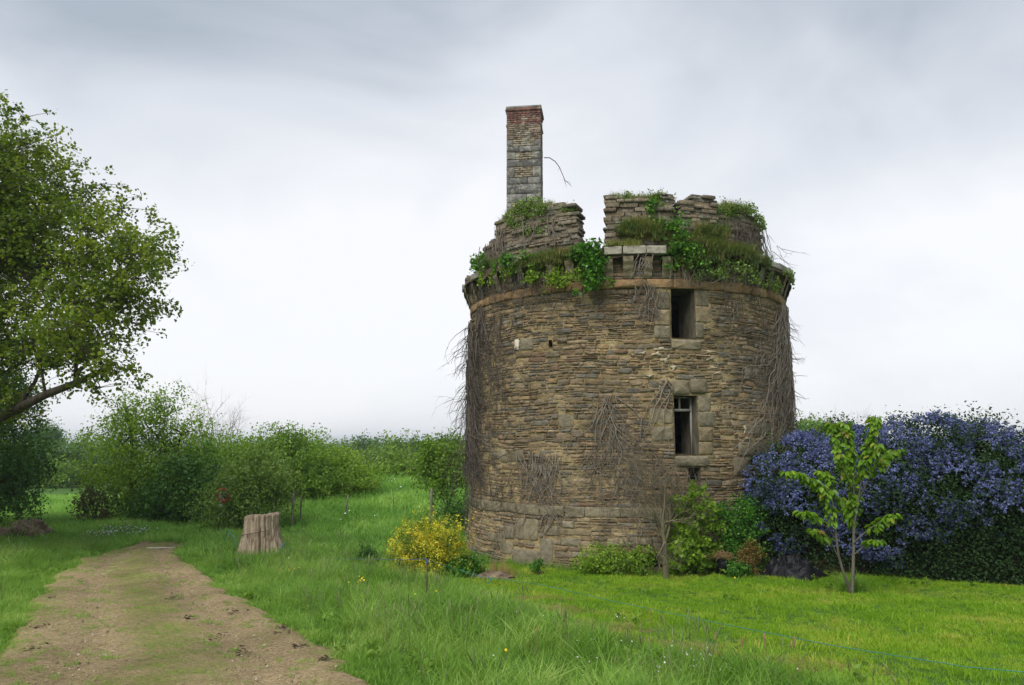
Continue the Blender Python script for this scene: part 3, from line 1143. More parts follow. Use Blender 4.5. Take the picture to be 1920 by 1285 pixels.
def lay_rows(zlo, zhi, hmin, hmax, lmin, lmax):
    v = zlo
    while v < zhi - 0.03:
        h = rs.uniform(hmin, hmax) if rs.uniform() < 0.75 else rs.uniform(hmin, hmin * 1.5)
        if v + h > zhi - 0.04:
            h = zhi - v
        ex = []
        for r in OPEN:
            if r[1] - 0.01 < v + h and r[3] + 0.01 > v:
                ex.append((r[0] - 0.005, r[2] + 0.005))
        for r, _ in block_rects:
            ov = min(v + h, r[3]) - max(v, r[1])
            if ov > 0.35 * h:
                ex.append((r[0], r[2]))
        for r in big_rects:
            ov = min(v + h, r[3]) - max(v, r[1])
            if ov > 0.3 * h:
                ex.append((r[0], r[2]))
        ex.sort()
        u = U0
        segs_ = []
        for a_, b_ in ex:
            if a_ > u:
                segs_.append((u, a_))
            u = max(u, b_)
        segs_.append((u, U1))
        for a_, b_ in segs_:
            u = a_
            while u < b_ - 0.03:
                L = rs.uniform(lmin, lmax) * (0.55 + 0.45 * rs.uniform() + h * 2.2)
                if u + L > b_ - 0.1:
                    L = b_ - u
                g_ = 0.011 + rs.uniform(0, 0.016)
                sub = 2 if (h > 0.10 and rs.uniform() < 0.28) else 1
                for s_ in range(sub):
                    va = v + h * s_ / sub
                    vb = v + h * (s_ + 1) / sub
                    uu = [u, u + L]
                    if sub == 2 and L > 0.3 and rs.uniform() < 0.5:
                        mid_ = u + L * rs.uniform(0.35, 0.65)
                        uu = [u, mid_, u + L]
                    for k_ in range(len(uu) - 1):
                        if rs.uniform() < 0.02:
                            continue
                        if uu[k_ + 1] - uu[k_] < 0.035:
                            continue
                        d = 0.014 + rs.uniform(0, 0.022) + (0.018 if rs.uniform() < 0.06 else 0)
                        j_ = rs.uniform(-0.006, 0.006)
                        G = stone_geo(wmap_w, uu[k_] + g_ * .5, uu[k_ + 1] - g_ * .5, va + g_ * .45 + j_, vb - g_ * .45 + j_, d, 0.04, rs, sq=rs.uniform(.15, .45), jit=.05)
                        cu, cv = (uu[k_] + uu[k_ + 1]) / 2, (va + vb) / 2
                        stones.append(((uu[k_ + 1] - uu[k_]) * (vb - va), cu, cv, *G, stone_col(cu, cv, rs)))
                u += L
        v += h


lay_rows(ZB - 0.1, ZC0, 0.07, 0.17, 0.22, 0.6)
lay_rows(ZC1, ZU0, 0.045, 0.15, 0.11, 0.5)
for r in big_rects:
    G = stone_geo(wmap_w, r[0] + .008, r[2] - .008, r[1] + .004, r[3] - .004, 0.022 + rs.uniform(0, .02), 0.05, rs, n=12, sq=rs.uniform(.15, .4), jit=.05, bev=.014)
    stones.append(((r[2] - r[0]) * (r[3] - r[1]), (r[0] + r[2]) / 2, (r[1] + r[3]) / 2, *G, stone_col(r[0], r[1], rs) * 0.95))
vis = [s for s in stones if -1.05 < s[1] / TR < 1.05]
vis.sort(key=lambda s: -s[0])
big = vis[:250]
bigid = set(id(s) for s in big)


def stone_obj(name, V, q, t, col, parent, mat, kind=None):
    me = mesh_np(name, V, [t, q], {'col': np.tile(col, (len(t) + len(q), 1))})
    return link(name, me, mat, parent, kind)


for s in big:
    stone_obj('stone', *s[3:6], s[6], tower, M_STONE)
mb = MB()
for s in stones:
    if id(s) not in bigid:
        mb.add(s[3], [s[5], s[4]], s[6])
link('rubble_stones', mb.mesh('rubble_stones'), M_STONE, tower, 'stuff')
# dressed blocks
for (r, d) in block_rects:
    c = np.array([(0.25, 0.21, 0.135), (0.22, 0.19, 0.13), (0.28, 0.22, 0.13)][rs.integers(3)]) * rs.uniform(0.7, 1.1)
    G = stone_geo(wmap, r[0] + .006, r[2] - .006, r[1] + .006, r[3] - .006, d, 0.06, rs, n=16, sq=0.16, jit=0.015, bev=0.02, drough=0.12)
    stone_obj('dressed_block', *G, c, tower, M_BLOCK)


# string courses
def course(z0, z1, proj, col, lmin, lmax, name):
    u = U0
    while u < U1:
        L = rs.uniform(lmin, lmax)
        c = np.array(col) * rs.uniform(0.75, 1.15)
        G = stone_geo(wmap, u + 0.005, u + L - 0.005, z0 + rs.uniform(-.008, .008), z1 + rs.uniform(-.01, .01), proj + rs.uniform(-0.01, 0.012), 0.05, rs, n=16, sq=0.13, jit=0.012, bev=0.022, drough=0.12)
        stone_obj(name, *G, c, tower, M_BLOCK)
        u += L


course(ZC0, ZC1, 0.06, (0.2, 0.17, 0.11), 0.5, 0.85, 'course_block')
course(ZU0, ZU1, 0.07, (0.30, 0.19, 0.095), 0.35, 0.8, 'course_block')

# wall above the string, behind the corbels
mbx = MB()
v = ZU1
while v < 7.75:
    h = rs.uniform(0.06, 0.12)
    u = U0
    while u < U1:
        L = rs.uniform(0.2, 0.45)
        G = stone_geo(wmap, u + .006, u + L - .006, v + .004, v + h - .004, 0.03, 0.05, rs)
        mbx.add(G[0], [G[2], G[1]], stone_col(u, v, rs) * 0.8)
        u += L
    v += h
link('parapet_base_stones', mbx.mesh('parapet_base_stones'), M_STONE, tower, 'stuff')


# corbels: three-stepped quarter rounds, one mesh, turned copies
def corbel_mesh(w, seed):
    rng = np.random.default_rng(seed)
    prof = [(-0.05, 0.0), (0.07, 0.0)]
    for k_ in range(3):
        r0, z0 = 0.07 + 0.085 * k_, 0.17 * k_
        for a_ in (0.2, 0.55, 0.85, 1.0):
            prof.append((r0 + 0.085 * math.sin(a_ * math.pi / 2), z0 + 0.02 + 0.14 * (1 - math.cos(a_ * math.pi / 2))))
    prof += [(0.325, 0.54), (-0.05, 0.54)]
    prof = np.array(prof)
    n = len(prof)
    rows = []
    xs = [-w / 2, -w / 2 + 0.02, w / 2 - 0.02, w / 2]
    for i_, x_ in enumerate(xs):
        ins = 0.012 if i_ in (0, 3) else 0.0
        p = prof.copy()
        p[:, 0] -= ins
        p += rng.normal(0, 0.004, p.shape)
        rows.append(np.stack([np.full(n, x_), -p[:, 0], p[:, 1]], 1))
    V = np.concatenate(rows)
    Fq = []
    for k_ in range(3):
        for j in range(n):
            j2 = (j + 1) % n
            Fq.append([k_ * n + j, k_ * n + j2, (k_ + 1) * n + j2, (k_ + 1) * n + j])
    return V, np.array(Fq), np.arange(n)[None], (np.arange(n)[::-1] + 3 * n)[None], n


corb_me = []
for i_, c in enumerate([(0.15, 0.135, 0.095), (0.20, 0.165, 0.10), (0.13, 0.12, 0.095), (0.19, 0.15, 0.085)]):
    V, fq, f1, f2, n_ = corbel_mesh(0.2 + 0.02 * (i_ % 2), i_)
    nf = len(fq) + 2
    me = mesh_np('corbel', V, [fq, np.concatenate([f1, f2])], {'col': np.tile(c, (nf, 1))})
    me.materials.append(M_OLD)
    corb_me.append(me)
TH0 = math.atan2(-EYV[0], -EYV[1])
NC = 62
broken = {3, 9, 14, 19, 22, 26, 37, 41, 44, 50}
for i_ in range(NC):
    th = (i_ - NC / 2 + 0.28) * 2 * math.pi / NC
    if abs(th) > R_(118) or i_ in broken:
        continue
    o = bpy.data.objects.new('corbel', corb_me[rs.integers(4)])
    scene.collection.objects.link(o)
    o.parent = tower
    P = tw(th, TR, 0.0)
    o.location = (P[0] - TC[0], P[1] - TC[1], ZU1 + 0.005)
    # local -Y must point outwards
    outv = P[:2] - TC
    o.rotation_euler = (rs.normal(0, .02), rs.normal(0, 0.03), math.atan2(outv[0], -outv[1]) )
    o.scale = (rs.uniform(.85, 1.25), rs.uniform(0.6, 0.8), rs.uniform(0.92, 1.0))


# stacked slate masonry for merlons and broken parapets (sub-parts: the slates)
def slab_wall(name, th0, th1, z0, top, ro, thick, hmin=0.055, hmax=0.125, lmin=0.18, lmax=0.5, tint=(0.85, 0.83, 0.78), mossy=0.0, seed=0):
    rng = np.random.default_rng(seed + 77)
    mb_ = MB()
    u0, u1 = th0 * ro, th1 * ro

    def mp_(u, v_, d):
        return tw(np.asarray(u) / ro, ro + np.asarray(d), v_)
    v_ = z0
    while v_ < z0 + 3:
        h = rng.uniform(hmin, hmax)
        u = u0 + rng.uniform(-0.05, 0.03)
        anyrow = False
        while u < u1 - 0.05:
            L = rng.uniform(lmin, lmax)
            if u + L > u1 - 0.08:
                L = u1 - u + rng.uniform(-0.05, 0.04)
            cu = u + L / 2
            if v_ + h * 0.5 < top(cu / ro) + rng.uniform(-0.04, 0.04):
                anyrow = True
                c = stone_col(u, v_, rng)
                c = c.mean() * 0.35 + c * 0.65
                G = stone_geo(mp_, u + .004, u + L - .004, v_ + .003, v_ + h - .003, rng.uniform(-0.04, 0.05), thick + rng.uniform(-.03, .03), rng, jit=0.04, drough=0.0)
                V_, q_, t_ = G
                # close the back
                nn_ = 10
                back = np.arange(nn_)[::-1][None]
                mb_.add(V_, [t_, q_, back], c * tint)
            u += L
        if not anyrow:
            break
        v_ += h
    return link(name, mb_.mesh(name), M_OLD, tower)


def thp(px, py, r=TR):
    return wall_at(px, py, r)[0]


RM = TR + 0.02
Z8 = 7.7


def ztop_px(pts, r=RM):
    ths = [wall_at(x_, y_, r) for x_, y_ in pts]
    tx = [t[0] for t in ths]
    tz = [t[1] for t in ths]
    return lambda th: float(np.interp(th, tx, tz))


slab_wall('merlon', thp(930, 440), thp(1085, 440), Z8, ztop_px([(932, 418), (955, 400), (985, 382), (1020, 388), (1050, 376), (1068, 384), (1084, 404)]), RM, 0.55, seed=1)
slab_wall('merlon', thp(1134, 420), thp(1266, 420), Z8, ztop_px([(1134, 366), (1180, 372), (1200, 368), (1266, 362)]), RM, 0.5, seed=2)
slab_wall('merlon', thp(1274, 420), thp(1341, 420), Z8, ztop_px([(1274, 384), (1290, 374), (1300, 366), (1340, 368)]), RM + 0.06, 0.6, seed=3)
slab_wall('merlon', thp(1341, 420), thp(1434, 440), Z8, ztop_px([(1341, 400), (1370, 388), (1400, 392), (1425, 408), (1434, 430)]), RM - 0.10, 0.5, seed=4)
slab_wall('parapet_stub', R_(-66), thp(930, 470), Z8, ztop_px([(905, 476), (915, 452), (930, 450)]), RM, 0.5, seed=5)
slab_wall('parapet_stub', R_(-88), R_(-74), 7.55, lambda th: 8.12, RM + 0.18, 0.5, seed=6)
slab_wall('parapet_stub', R_(62), R_(88), 7.72, lambda th: 8.0, RM + 0.18, 0.5, seed=8)
slab_wall('parapet_stub', R_(105), R_(135), 7.7, lambda th: 8.6, RM, 0.5, seed=9)
slab_wall('parapet_stub', R_(-140), R_(-112), 7.7, lambda th: 8.5, RM, 0.5, seed=10)


# coping slabs on the corbels
def coping(th0, th1, z0, z1, c, r0=TR - 0.12, r1=TR + 0.30, dz=0.0):
    ro = r1

    def mp_(u, v_, d):
        return tw(np.asarray(u) / ro, ro + np.asarray(d), np.asarray(v_))
    G = stone_geo(mp_, th0 * ro, th1 * ro, z0 + dz, z1 + dz, 0.012, r1 - r0, rs, n=16, sq=0.12, jit=0.008, bev=0.02, drough=0.2)
    V_, q_, t_ = G
    me = mesh_np('coping_slab', V_, [t_, q_, np.arange(16)[::-1][None]], {'col': np.tile(c, (len(t_) + len(q_) + 1, 1))})
    link('coping_slab', me, M_OLD, tower)


RC = TR + 0.30
zs0, zs1 = 7.74, 7.93
for a_, b_ in ((1133, 1166), (1168, 1212), (1213, 1250)):
    coping(thp(a_, 473, RC), thp(b_, 473, RC), zs0, zs1, (0.36, 0.33, 0.27))
coping(thp(944, 500, RC), thp(966, 500, RC), 7.76, 7.98, (0.40, 0.38, 0.33))
a0 = thp(1418, 505, RC)
while a0 < R_(84):
    wdg = R_(rs.uniform(4.5, 8))
    coping(a0, a0 + wdg, 7.75, 7.93 + rs.uniform(-.04, .03), np.array((0.36, 0.34, 0.285)) * rs.uniform(.7, 1.15), r1=TR + 0.30 + rs.uniform(-.06, .03), dz=rs.uniform(-.015, .02))
    a0 += wdg + R_(rs.uniform(.3, .9))
for a_ in (-81, -60):
    coping(R_(a_), R_(a_ + 6), 7.72, 7.88, (0.3, 0.28, 0.23))


# window reveals, frame, pale patch
def reveal(r, name, depth=0.86, wing=(None, None), mat=M_JAMB):
    mb_ = MB()
    a_, b_ = r[0] / TR, r[2] / TR
    for (t0, t1, z0, z1) in ((a_, a_, r[1], r[3]), (b_, b_, r[3], r[1]), (a_, b_, r[1], r[1]), (b_, a_, r[3], r[3])):
        zt = z1
        # four side quads
        if t0 == t1:
            q = np.stack([tw(t0, TR + 0.035, z0), tw(t0, TR - depth, z0), tw(t0, TR - depth, z1), tw(t0, TR + 0.035, z1)])
        else:
            q = np.stack([tw(t0, TR + 0.035, z0), tw(t1, TR + 0.035, z0), tw(t1, TR - depth, z0), tw(t0, TR - depth, z0)])
        mb_.add(q, np.array([[0, 1, 2, 3]]))
    return link(name, mb_.mesh(name), mat, tower)


reveal(UW, 'window_reveal')
lw = reveal(LW, 'window_reveal')
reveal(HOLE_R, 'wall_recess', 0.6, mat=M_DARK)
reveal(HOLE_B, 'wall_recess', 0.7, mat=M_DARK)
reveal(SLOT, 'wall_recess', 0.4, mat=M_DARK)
reveal(GAP, 'wall_recess', 0.25, mat=M_JAMB)
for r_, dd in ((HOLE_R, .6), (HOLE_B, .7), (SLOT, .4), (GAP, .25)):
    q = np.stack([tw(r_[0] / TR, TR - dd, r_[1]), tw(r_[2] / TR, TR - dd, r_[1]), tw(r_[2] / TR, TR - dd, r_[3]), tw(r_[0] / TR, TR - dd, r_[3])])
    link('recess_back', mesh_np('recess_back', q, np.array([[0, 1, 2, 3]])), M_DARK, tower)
M_WOOD = mat_simple('weathered grey timber', (0.22, 0.20, 0.17), (0.42, 0.40, 0.36), 12, 0.85, 0.4, (1, 1, 0.3))


def wbar(name, u0, u1, v0, v1, r0, r1, parent):
    V_ = []
    for r_ in (r0, r1):
        for (u, v_) in ((u0, v0), (u1, v0), (u1, v1), (u0, v1)):
            V_.append(tw(u / TR, r_, v_))
    return link(name, mesh_np(name, np.array(V_), BOXF), M_WOOD, parent)


ftr = LW[1] + (LW[3] - LW[1]) * 0.755
wbar('window_jamb', LW[0] + .005, LW[0] + .045, LW[1], LW[3] - .01, TR - .30, TR - .23, tower)
wbar('window_jamb', LW[2] - .05, LW[2] - .005, LW[1], LW[3] - .01, TR - .30, TR - .23, tower)
wbar('window_head', LW[0] + .047, LW[2] - .052, LW[3] - .05, LW[3] - .01, TR - .30, TR - .235, tower)
wbar('window_transom', LW[0] + .047, LW[2] - .052, ftr - .03, ftr + .03, TR - .30, TR - .215, tower)
um = (LW[0] * 0.58 + LW[2] * 0.42)
wbar('window_mullion', um - .022, um + .022, ftr + .032, LW[3] - .052, TR - .30, TR - .24, tower)
pr = prect(967, 636, 974, 657)
G = stone_geo(wmap, pr[0], pr[2], pr[1], pr[3], 0.05, 0.05, rs, n=12, sq=0.2, jit=0.02)
link('render_patch', mesh_np('render_patch', G[0], [G[2], G[1]]), M_PALE, tower)


# pale mortar smears as thin raised patches between the windows
def smear(px, py, w, h, seed):
    rng = np.random.default_rng(seed)
    th, z = wall_at(px, py)
    n = 22
    t = np.arange(n) * 2 * math.pi / n
    rr = 1 + 0.35 * np.sin(t * 3 + seed) + 0.25 * np.sin(t * 5 + 2 * seed) + rng.normal(0, 0.12, n)
    u = th * TR + np.cos(t) * w * rr
    v_ = z + np.sin(t) * h * rr
    r0 = wmap(u, v_, 0.0 * t)
    r1 = wmap(u * .93 + th * TR * .07, v_ * .93 + z * .07, 0.040 + rng.normal(0, .006, n))
    c = wmap(np.array([th * TR]), np.array([z]), np.array([0.044]))
    V_ = np.concatenate([r0, r1, c])
    j = np.arange(n)
    j2 = (j + 1) % n
    me = mesh_np('mortar_smear', V_, [np.stack([n + j, n + j2, np.full(n, 2 * n)], 1), np.stack([j, j2, n + j2, n + j], 1)])
    link('mortar_smear', me, M_SMEAR, tower)


M_SMEAR = mat_simple('cream mortar', (0.30, 0.24, 0.15), (0.58, 0.5, 0.36), 16, 0.95, 0.8)
for i_, (px, py, w, h) in enumerate([(1240, 655, .2, .035), (1232, 664, .12, .05), (1247, 675, .10, .09), (1262, 690, .06, .07), (1330, 660, .13, .035), (1338, 690, .12, .03), (1330, 672, .09, .05),
                                      (1345, 700, .10, .025), (1205, 662, .08, .03), (1218, 705, .07, .03), (1395, 806, .03, .12), (1400, 822, .09, .025), (1422, 824, .14, .02), (1445, 812, .03, .09), (1212, 606, .1, .03)]):
    smear(px, py, w, h, i_ + 3)

# ------------------------------------------------------------------ chimney (part of the tower)
CH = at(982, 300, 22.3)
CHR = R_(-7)            # turned so that its right-hand side shows a little
cc_, cs_ = math.cos(CHR), math.sin(CHR)
CW, CDp = 1.04, 0.72
ZTOP = at(985, 197, 22.3)[2]


def chmap_face(face):
    """u along the face, v up, d outward; faces 0 front 1 right 2 back 3 left"""
    hw, hd = CW / 2 - 0.03, CDp / 2 - 0.03

    def f_(u, v_, d):
        u, v_, d = np.asarray(u, float), np.asarray(v_, float), np.asarray(d, float)
        if face == 0:
            lx, ly = u, -hd - d
        elif face == 1:
            lx, ly = hw + d, u
        elif face == 2:
            lx, ly = -u, hd + d
        else:
            lx, ly = -hw - d, -u
        X = CH[0] + lx * cc_ - (ly + hd) * cs_
        Y_ = 22.3 + hd + lx * cs_ + ly * cc_
        return np.stack([X, Y_, v_ + 0 * X], -1)
    return f_


def mat_chimney():
    m, nt, out = new_mat('sooty lichened chimney stone')
    c = attr(nt, 'col')
    n1 = noise(nt, 9.0, 8, 0.7, (1, 1, 1.6))
    k = mth(nt, 'SUBTRACT', mth(nt, 'MULTIPLY', n1, 2.6), 0.3)
    gr = nt.nodes.new('ShaderNodeCombineColor')
    for i in range(3):
        nt.links.new(k, gr.inputs[i])
    c = mixc(nt, 0.9, c, gr.outputs[0], 'MULTIPLY')
    a = noise(nt, 3.2, 8, 0.8)
    f = mth(nt, 'MULTIPLY', mth(nt, 'SUBTRACT', a, 0.515), 14.0, True)
    c = mixc(nt, mth(nt, 'MULTIPLY', f, 0.62), c, mixc(nt, n1, (0.30, 0.31, 0.25), (0.50, 0.49, 0.42)))
    b_ = noise(nt, 1.7, 7, 0.75, (1, 1, 0.6))
    f = mth(nt, 'MULTIPLY', mth(nt, 'SUBTRACT', b_, 0.52), 9.0, True)
    c = mixc(nt, mth(nt, 'MULTIPLY', f, 0.6), c, (0.05, 0.047, 0.045))
    finish(nt, out, c, 0.93, bump(nt, n1, 1.0, 0.03), 0.12)
    return m


M_CHIM = mat_chimney()
chim = bpy.data.objects.new('chimney', None)
scene.collection.objects.link(chim)
chim.parent = tower
chim.location = (CH[0] - TC[0], 22.3 - TC[1], 7.6)
mb = MB()
f0, f2 = chmap_face(0), chmap_face(2)
hw = CW / 2 - 0.03
Vb = []
for z in (7.5, ZTOP - 0.12):
    Vb += [f0(-hw, z, 0), f0(hw, z, 0), f2(-hw, z, 0), f2(hw, z, 0)]
link('stack_core', mesh_np('stack_core', np.array(Vb), BOXF), M_MORTAR, chim)
rc = np.random.default_rng(4)
ZBR = at(985, 234, 22.3)[2]
ZBR2 = at(985, 262, 22.3)[2]
mbb, mbs = MB(), MB()
nblk = 0
for face in range(4):
    hwf = (CW if face in (0, 2) else CDp) / 2
    fm = chmap_face(face)
    v = 7.5
    while v < ZTOP - 0.13:
        brick = v > (ZBR if face in (0, 2) else ZBR2 - 0.1)
        block_row = (not brick) and v < ZBR2 - 0.1 and face in (0, 2, 1, 3)
        if brick:
            h = 0.068
            u = -hwf
            k_ = int(round(v / h))
            while u < hwf - 0.02:
                L = 0.22 if (k_ % 2) else 0.115
                L = min(L, hwf - u)
                if hwf - u - L < 0.05:
                    L = hwf - u
                G = stone_geo(fm, u + .004, u + L - .004, v + .004, v + h - .004, 0.028, 0.03, rc, n=8, sq=0.2, jit=0.01, bev=0.006, drough=0.1)
                c = np.array([(0.19, 0.085, 0.068), (0.15, 0.075, 0.064), (0.22, 0.115, 0.088)][rc.integers(3)]) * rc.uniform(0.8, 1.15)
                mbb.add(G[0], [G[2], G[1]], c)
                u += L
        elif v > ZBR2 - 0.1:
            h = 0.06
            u = -hwf
            while u < hwf - 0.02:
                L = rc.uniform(0.18, 0.45)
                if hwf - u - L < 0.12:
                    L = hwf - u
                G = stone_geo(fm, u + .004, u + L - .004, v + .003, v + h - .003, 0.028, 0.03, rc, jit=0.03, bev=0.008)
                mbs.add(G[0], [G[2], G[1]], np.array((0.27, 0.21, 0.16)) * rc.uniform(0.6, 1.3))
                u += L
        else:
            row = int((v - 7.5) / 0.0001) 
            big_row = rc.uniform() < 0.45
            if big_row:
                h = rc.uniform(0.17, 0.33)
                u = -hwf
                while u < hwf - 0.02:
                    L = rc.uniform(0.25, 0.75)
                    if hwf - u - L < 0.2:
                        L = hwf - u
                    G = stone_geo(fm, u + .004, u + L - .004, v + .004, v + h - .004, 0.03, 0.03, rc, n=12, sq=0.15, jit=0.012, bev=0.012, drough=0.1)
                    stone_obj('chimney_block', *G, np.array((0.15, 0.145, 0.135)) * rc.uniform(0.65, 1.5), chim, M_CHIM)
                    u += L
            else:
                h = rc.uniform(0.17, 0.33)
                # quoin + rubble infill
                ql = rc.uniform(0.14, 0.42)
                G = stone_geo(fm, -hwf, -hwf + ql, v + .004, v + h - .004, 0.03, 0.03, rc, n=12, sq=0.15, jit=0.012, bev=0.012, drough=0.1)
                stone_obj('chimney_block', *G, np.array((0.17, 0.16, 0.14)) * rc.uniform(0.7, 1.3), chim, M_CHIM)
                G = stone_geo(fm, hwf - ql, hwf, v + .004, v + h - .004, 0.03, 0.03, rc, n=12, sq=0.15, jit=0.012, bev=0.012, drough=0.1)
                stone_obj('chimney_block', *G, np.array((0.19, 0.18, 0.155)) * rc.uniform(0.7, 1.3), chim, M_CHIM)
                vv = v
                while vv < v + h - 0.02:
                    hh_ = min(0.07, v + h - vv)
                    u = -hwf + ql
                    while u < hwf - ql - 0.02:
                        L = rc.uniform(0.12, 0.3)
                        if hwf - ql - u - L < 0.1:
                            L = hwf - ql - u
                        G = stone_geo(fm, u + .004, u + L - .004, vv + .003, vv + hh_ - .003, 0.028, 0.03, rc, jit=0.03, bev=0.008)
                        mbs.add(G[0], [G[2], G[1]], np.array((0.29, 0.24, 0.17)) * rc.uniform(0.6, 1.3))
                        u += L
                    vv += hh_
        v += h
link('bricks', mbb.mesh('bricks'), M_CHIM, chim, 'stuff')
link('infill_stones', mbs.mesh('infill_stones'), M_CHIM, chim, 'stuff')


def chband(name, z0, z1, proj, c, mat):
    Vb_ = []
    a0_ = CW / 2 + proj
    b0_ = CDp / 2 + proj
    for z in (z0, z1):
        for lx, ly in ((-a0_, -b0_), (a0_, -b0_), (a0_, b0_), (-a0_, b0_)):
            X = CH[0] + lx * cc_ - (ly + CDp / 2) * cs_
            Y_ = 22.3 + CDp / 2 + lx * cs_ + ly * cc_
            Vb_.append([X, Y_, z + rc.uniform(-.008, .008)])
    link(name, mesh_np(name, np.array(Vb_), BOXF, {'col': np.tile(c, (6, 1))}), mat, chim)


chband('brick_band', ZTOP - 0.27, ZTOP - 0.19, 0.015, (0.18, 0.095, 0.075), M_CHIM)
chband('brick_band', ZTOP - 0.188, ZTOP - 0.122, 0.04, (0.19, 0.10, 0.08), M_CHIM)
chband('cap_slab', ZTOP - 0.12, ZTOP - 0.03, 0.02, (0.2, 0.19, 0.16), M_CHIM)
chband('cap_slab', ZTOP - 0.028, ZTOP + 0.01, -0.06, (0.18, 0.2, 0.14), M_CHIM)
chband('brick_band', ZBR - 0.035, ZBR + 0.03, 0.02, (0.35, 0.32, 0.26), M_CHIM)

# ------------------------------------------------------------------ climbing stems
def wall_stems(name, label, specs, mat, seed, cat='dead ivy', group=None, base=None):
    """specs: (px, py, length m, n, spread m, side lean, off0, thick)"""
    rng = np.random.default_rng(seed)
    mb_ = MB()

    def grow(u, v_, L, rad, ang, off, depth):
        n = max(4, int(L / 0.09))
        P = []
        us, vs_, os_ = u, v_, off
        a_ = ang
        st = L / n
        for i in range(n + 1):
            P.append(wmap(us, vs_, os_))
            a_ += rng.normal(0, 0.22)
            a_ = a_ * 0.93 + ang * 0.07
            us += math.sin(a_) * st
            vs_ -= math.cos(a_) * st
            os_ = max(0.03, os_ + rng.normal(0, 0.008))
            if depth < 2 and rng.uniform() < 0.16 and i > 1:
                grow(us, vs_, L * rng.uniform(0.25, 0.5), rad * 0.62, a_ + rng.choice([-1, 1]) * rng.uniform(0.3, 0.9), os_, depth + 1)
            if vs_ < 0.1 or any(r[0] - .02 < us < r[2] + .02 and r[1] < vs_ < r[3] for r in (UW, LW, HOLE_B, HOLE_R)):
                break
        if len(P) < 3:
            return
        P = np.array(P)
        V_, q_ = tube(P, np.linspace(rad, rad * 0.35, len(P)), 4 if rad > 0.009 else 3)
        mb_.add(V_, q_)
    for (px, py, L, n, spr, lean, off, rad) in specs:
        th, z = wall_at(px, py)
        for _ in range(n):
            du = rng.normal(0, spr)
            grow(th * TR + du, z - abs(rng.normal(0, 0.18)), L * rng.uniform(0.5, 1.15), rad * rng.uniform(0.55, 1.25), lean + rng.normal(0, 0.22), off + rng.uniform(0, 0.03), 0)
    me = mb_.mesh(name)
    o = link(name, me, mat)
    tag(o, label, cat, group)
    return o


wall_stems('dead_ivy', 'thick curtain of bleached bare ivy stems low on the left part of the tower wall', [(1000, 845, 1.55, 26, .28, .05, .045, .013), (1025, 850, 1.45, 22, .2, .0, .045, .013), (1030, 935, .6, 10, .25, -.2, .045, .011)], M_STEM, 1, group='dead ivy stems on the tower wall')
wall_stems('dead_ivy', 'fan of bare ivy stems spreading down the middle of the tower wall', [(1140, 740, 1.7, 20, .14, .1, .045, .011), (1150, 790, 1.8, 24, .3, .1, .045, .009), (1120, 830, 1.0, 16, .3, -.5, .045, .008), (1190, 800, 1.6, 20, .3, .3, .045, .008), (1170, 880, 1.1, 26, .45, .1, .045, .008)], M_STEM, 2, group='dead ivy stems on the tower wall')
wall_stems('dead_ivy', 'thick twisted ivy stems climbing beside the lower window of the tower', [(1252, 710, 1.6, 9, .06, .18, .06, .02), (1262, 800, 1.2, 12, .14, .05, .06, .011), (1235, 860, 1.2, 26, .5, 0, .05, .008), (1290, 880, .9, 14, .3, 0, .06, .008)], M_STEM, 3, group='dead ivy stems on the tower wall')
wall_stems('dead_ivy', 'pale knotted ivy stems hanging down below the light slab of the parapet', [(1212, 525, .9, 18, .12, 0, .08, .012), (1205, 560, .6, 10, .1, .2, .06, .009)], M_STEM, 4, group='dead ivy stems on the tower wall')
wall_stems('dead_ivy', 'thin dead ivy runners hanging below the cornice', [(x_, 535 + 18 * abs((x_ - 1180) / 290) ** 2, .8, 4, .12, rnd.uniform(-.4, .4), .08, .009) for x_ in range(930, 1450, 28)] + [(x_, y_, .35, 2, .1, rnd.uniform(-.5, .5), .05, .007) for x_, y_ in [(1130, 640), (1180, 700), (1080, 620), (1000, 700), (950, 690), (1350, 640), (1375, 600), (1160, 610), (940, 730), (1100, 690)]], M_STEMD, 5, group='dead ivy stems on the tower wall')
wall_stems('dead_ivy', 'brown mat of ivy stems on the far left edge of the tower', [(905, 570, 3.6, 20, .22, .0, .06, .014), (930, 590, 1.3, 22, .35, .0, .05, .011), (888, 600, 4.2, 34, .5, 0, .09, .016), (889, 750, 2.6, 22, .4, 0, .12, .014), (940, 900, 1.0, 16, .3, 0, .05, .008), (905, 860, .9, 14, .3, 0, .05, .008)], M_STEMD, 6, group='dead ivy stems on the tower wall')
wall_stems('dead_ivy', 'grey ivy stems lining the right edge of the tower', [(1456, 580, 3.6, 12, .14, .0, .06, .015), (1465, 570, 4.2, 22, .3, .0, .09, .015), (1471, 640, 3.6, 24, .4, 0, .12, .013), (1374, 560, .6, 7, .04, .12, .05, .014), (1430, 640, 1.8, 12, .12, 0, .05, .008)], M_STEM, 7, group='dead ivy stems on the tower wall')
wall_stems('dead_ivy', 'pale broken ivy roots just above the hole at the tower foot', [(1210, 985, .5, 22, .35, .3, .06, .011), (1180, 960, .5, 12, .4, 0, .06, .008), (1040, 960, .6, 8, .15, -.3, .06, .010), (950, 985, .6, 16, .3, 0, .05, .008)], M_STEM, 8, group='dead ivy stems on the tower wall')


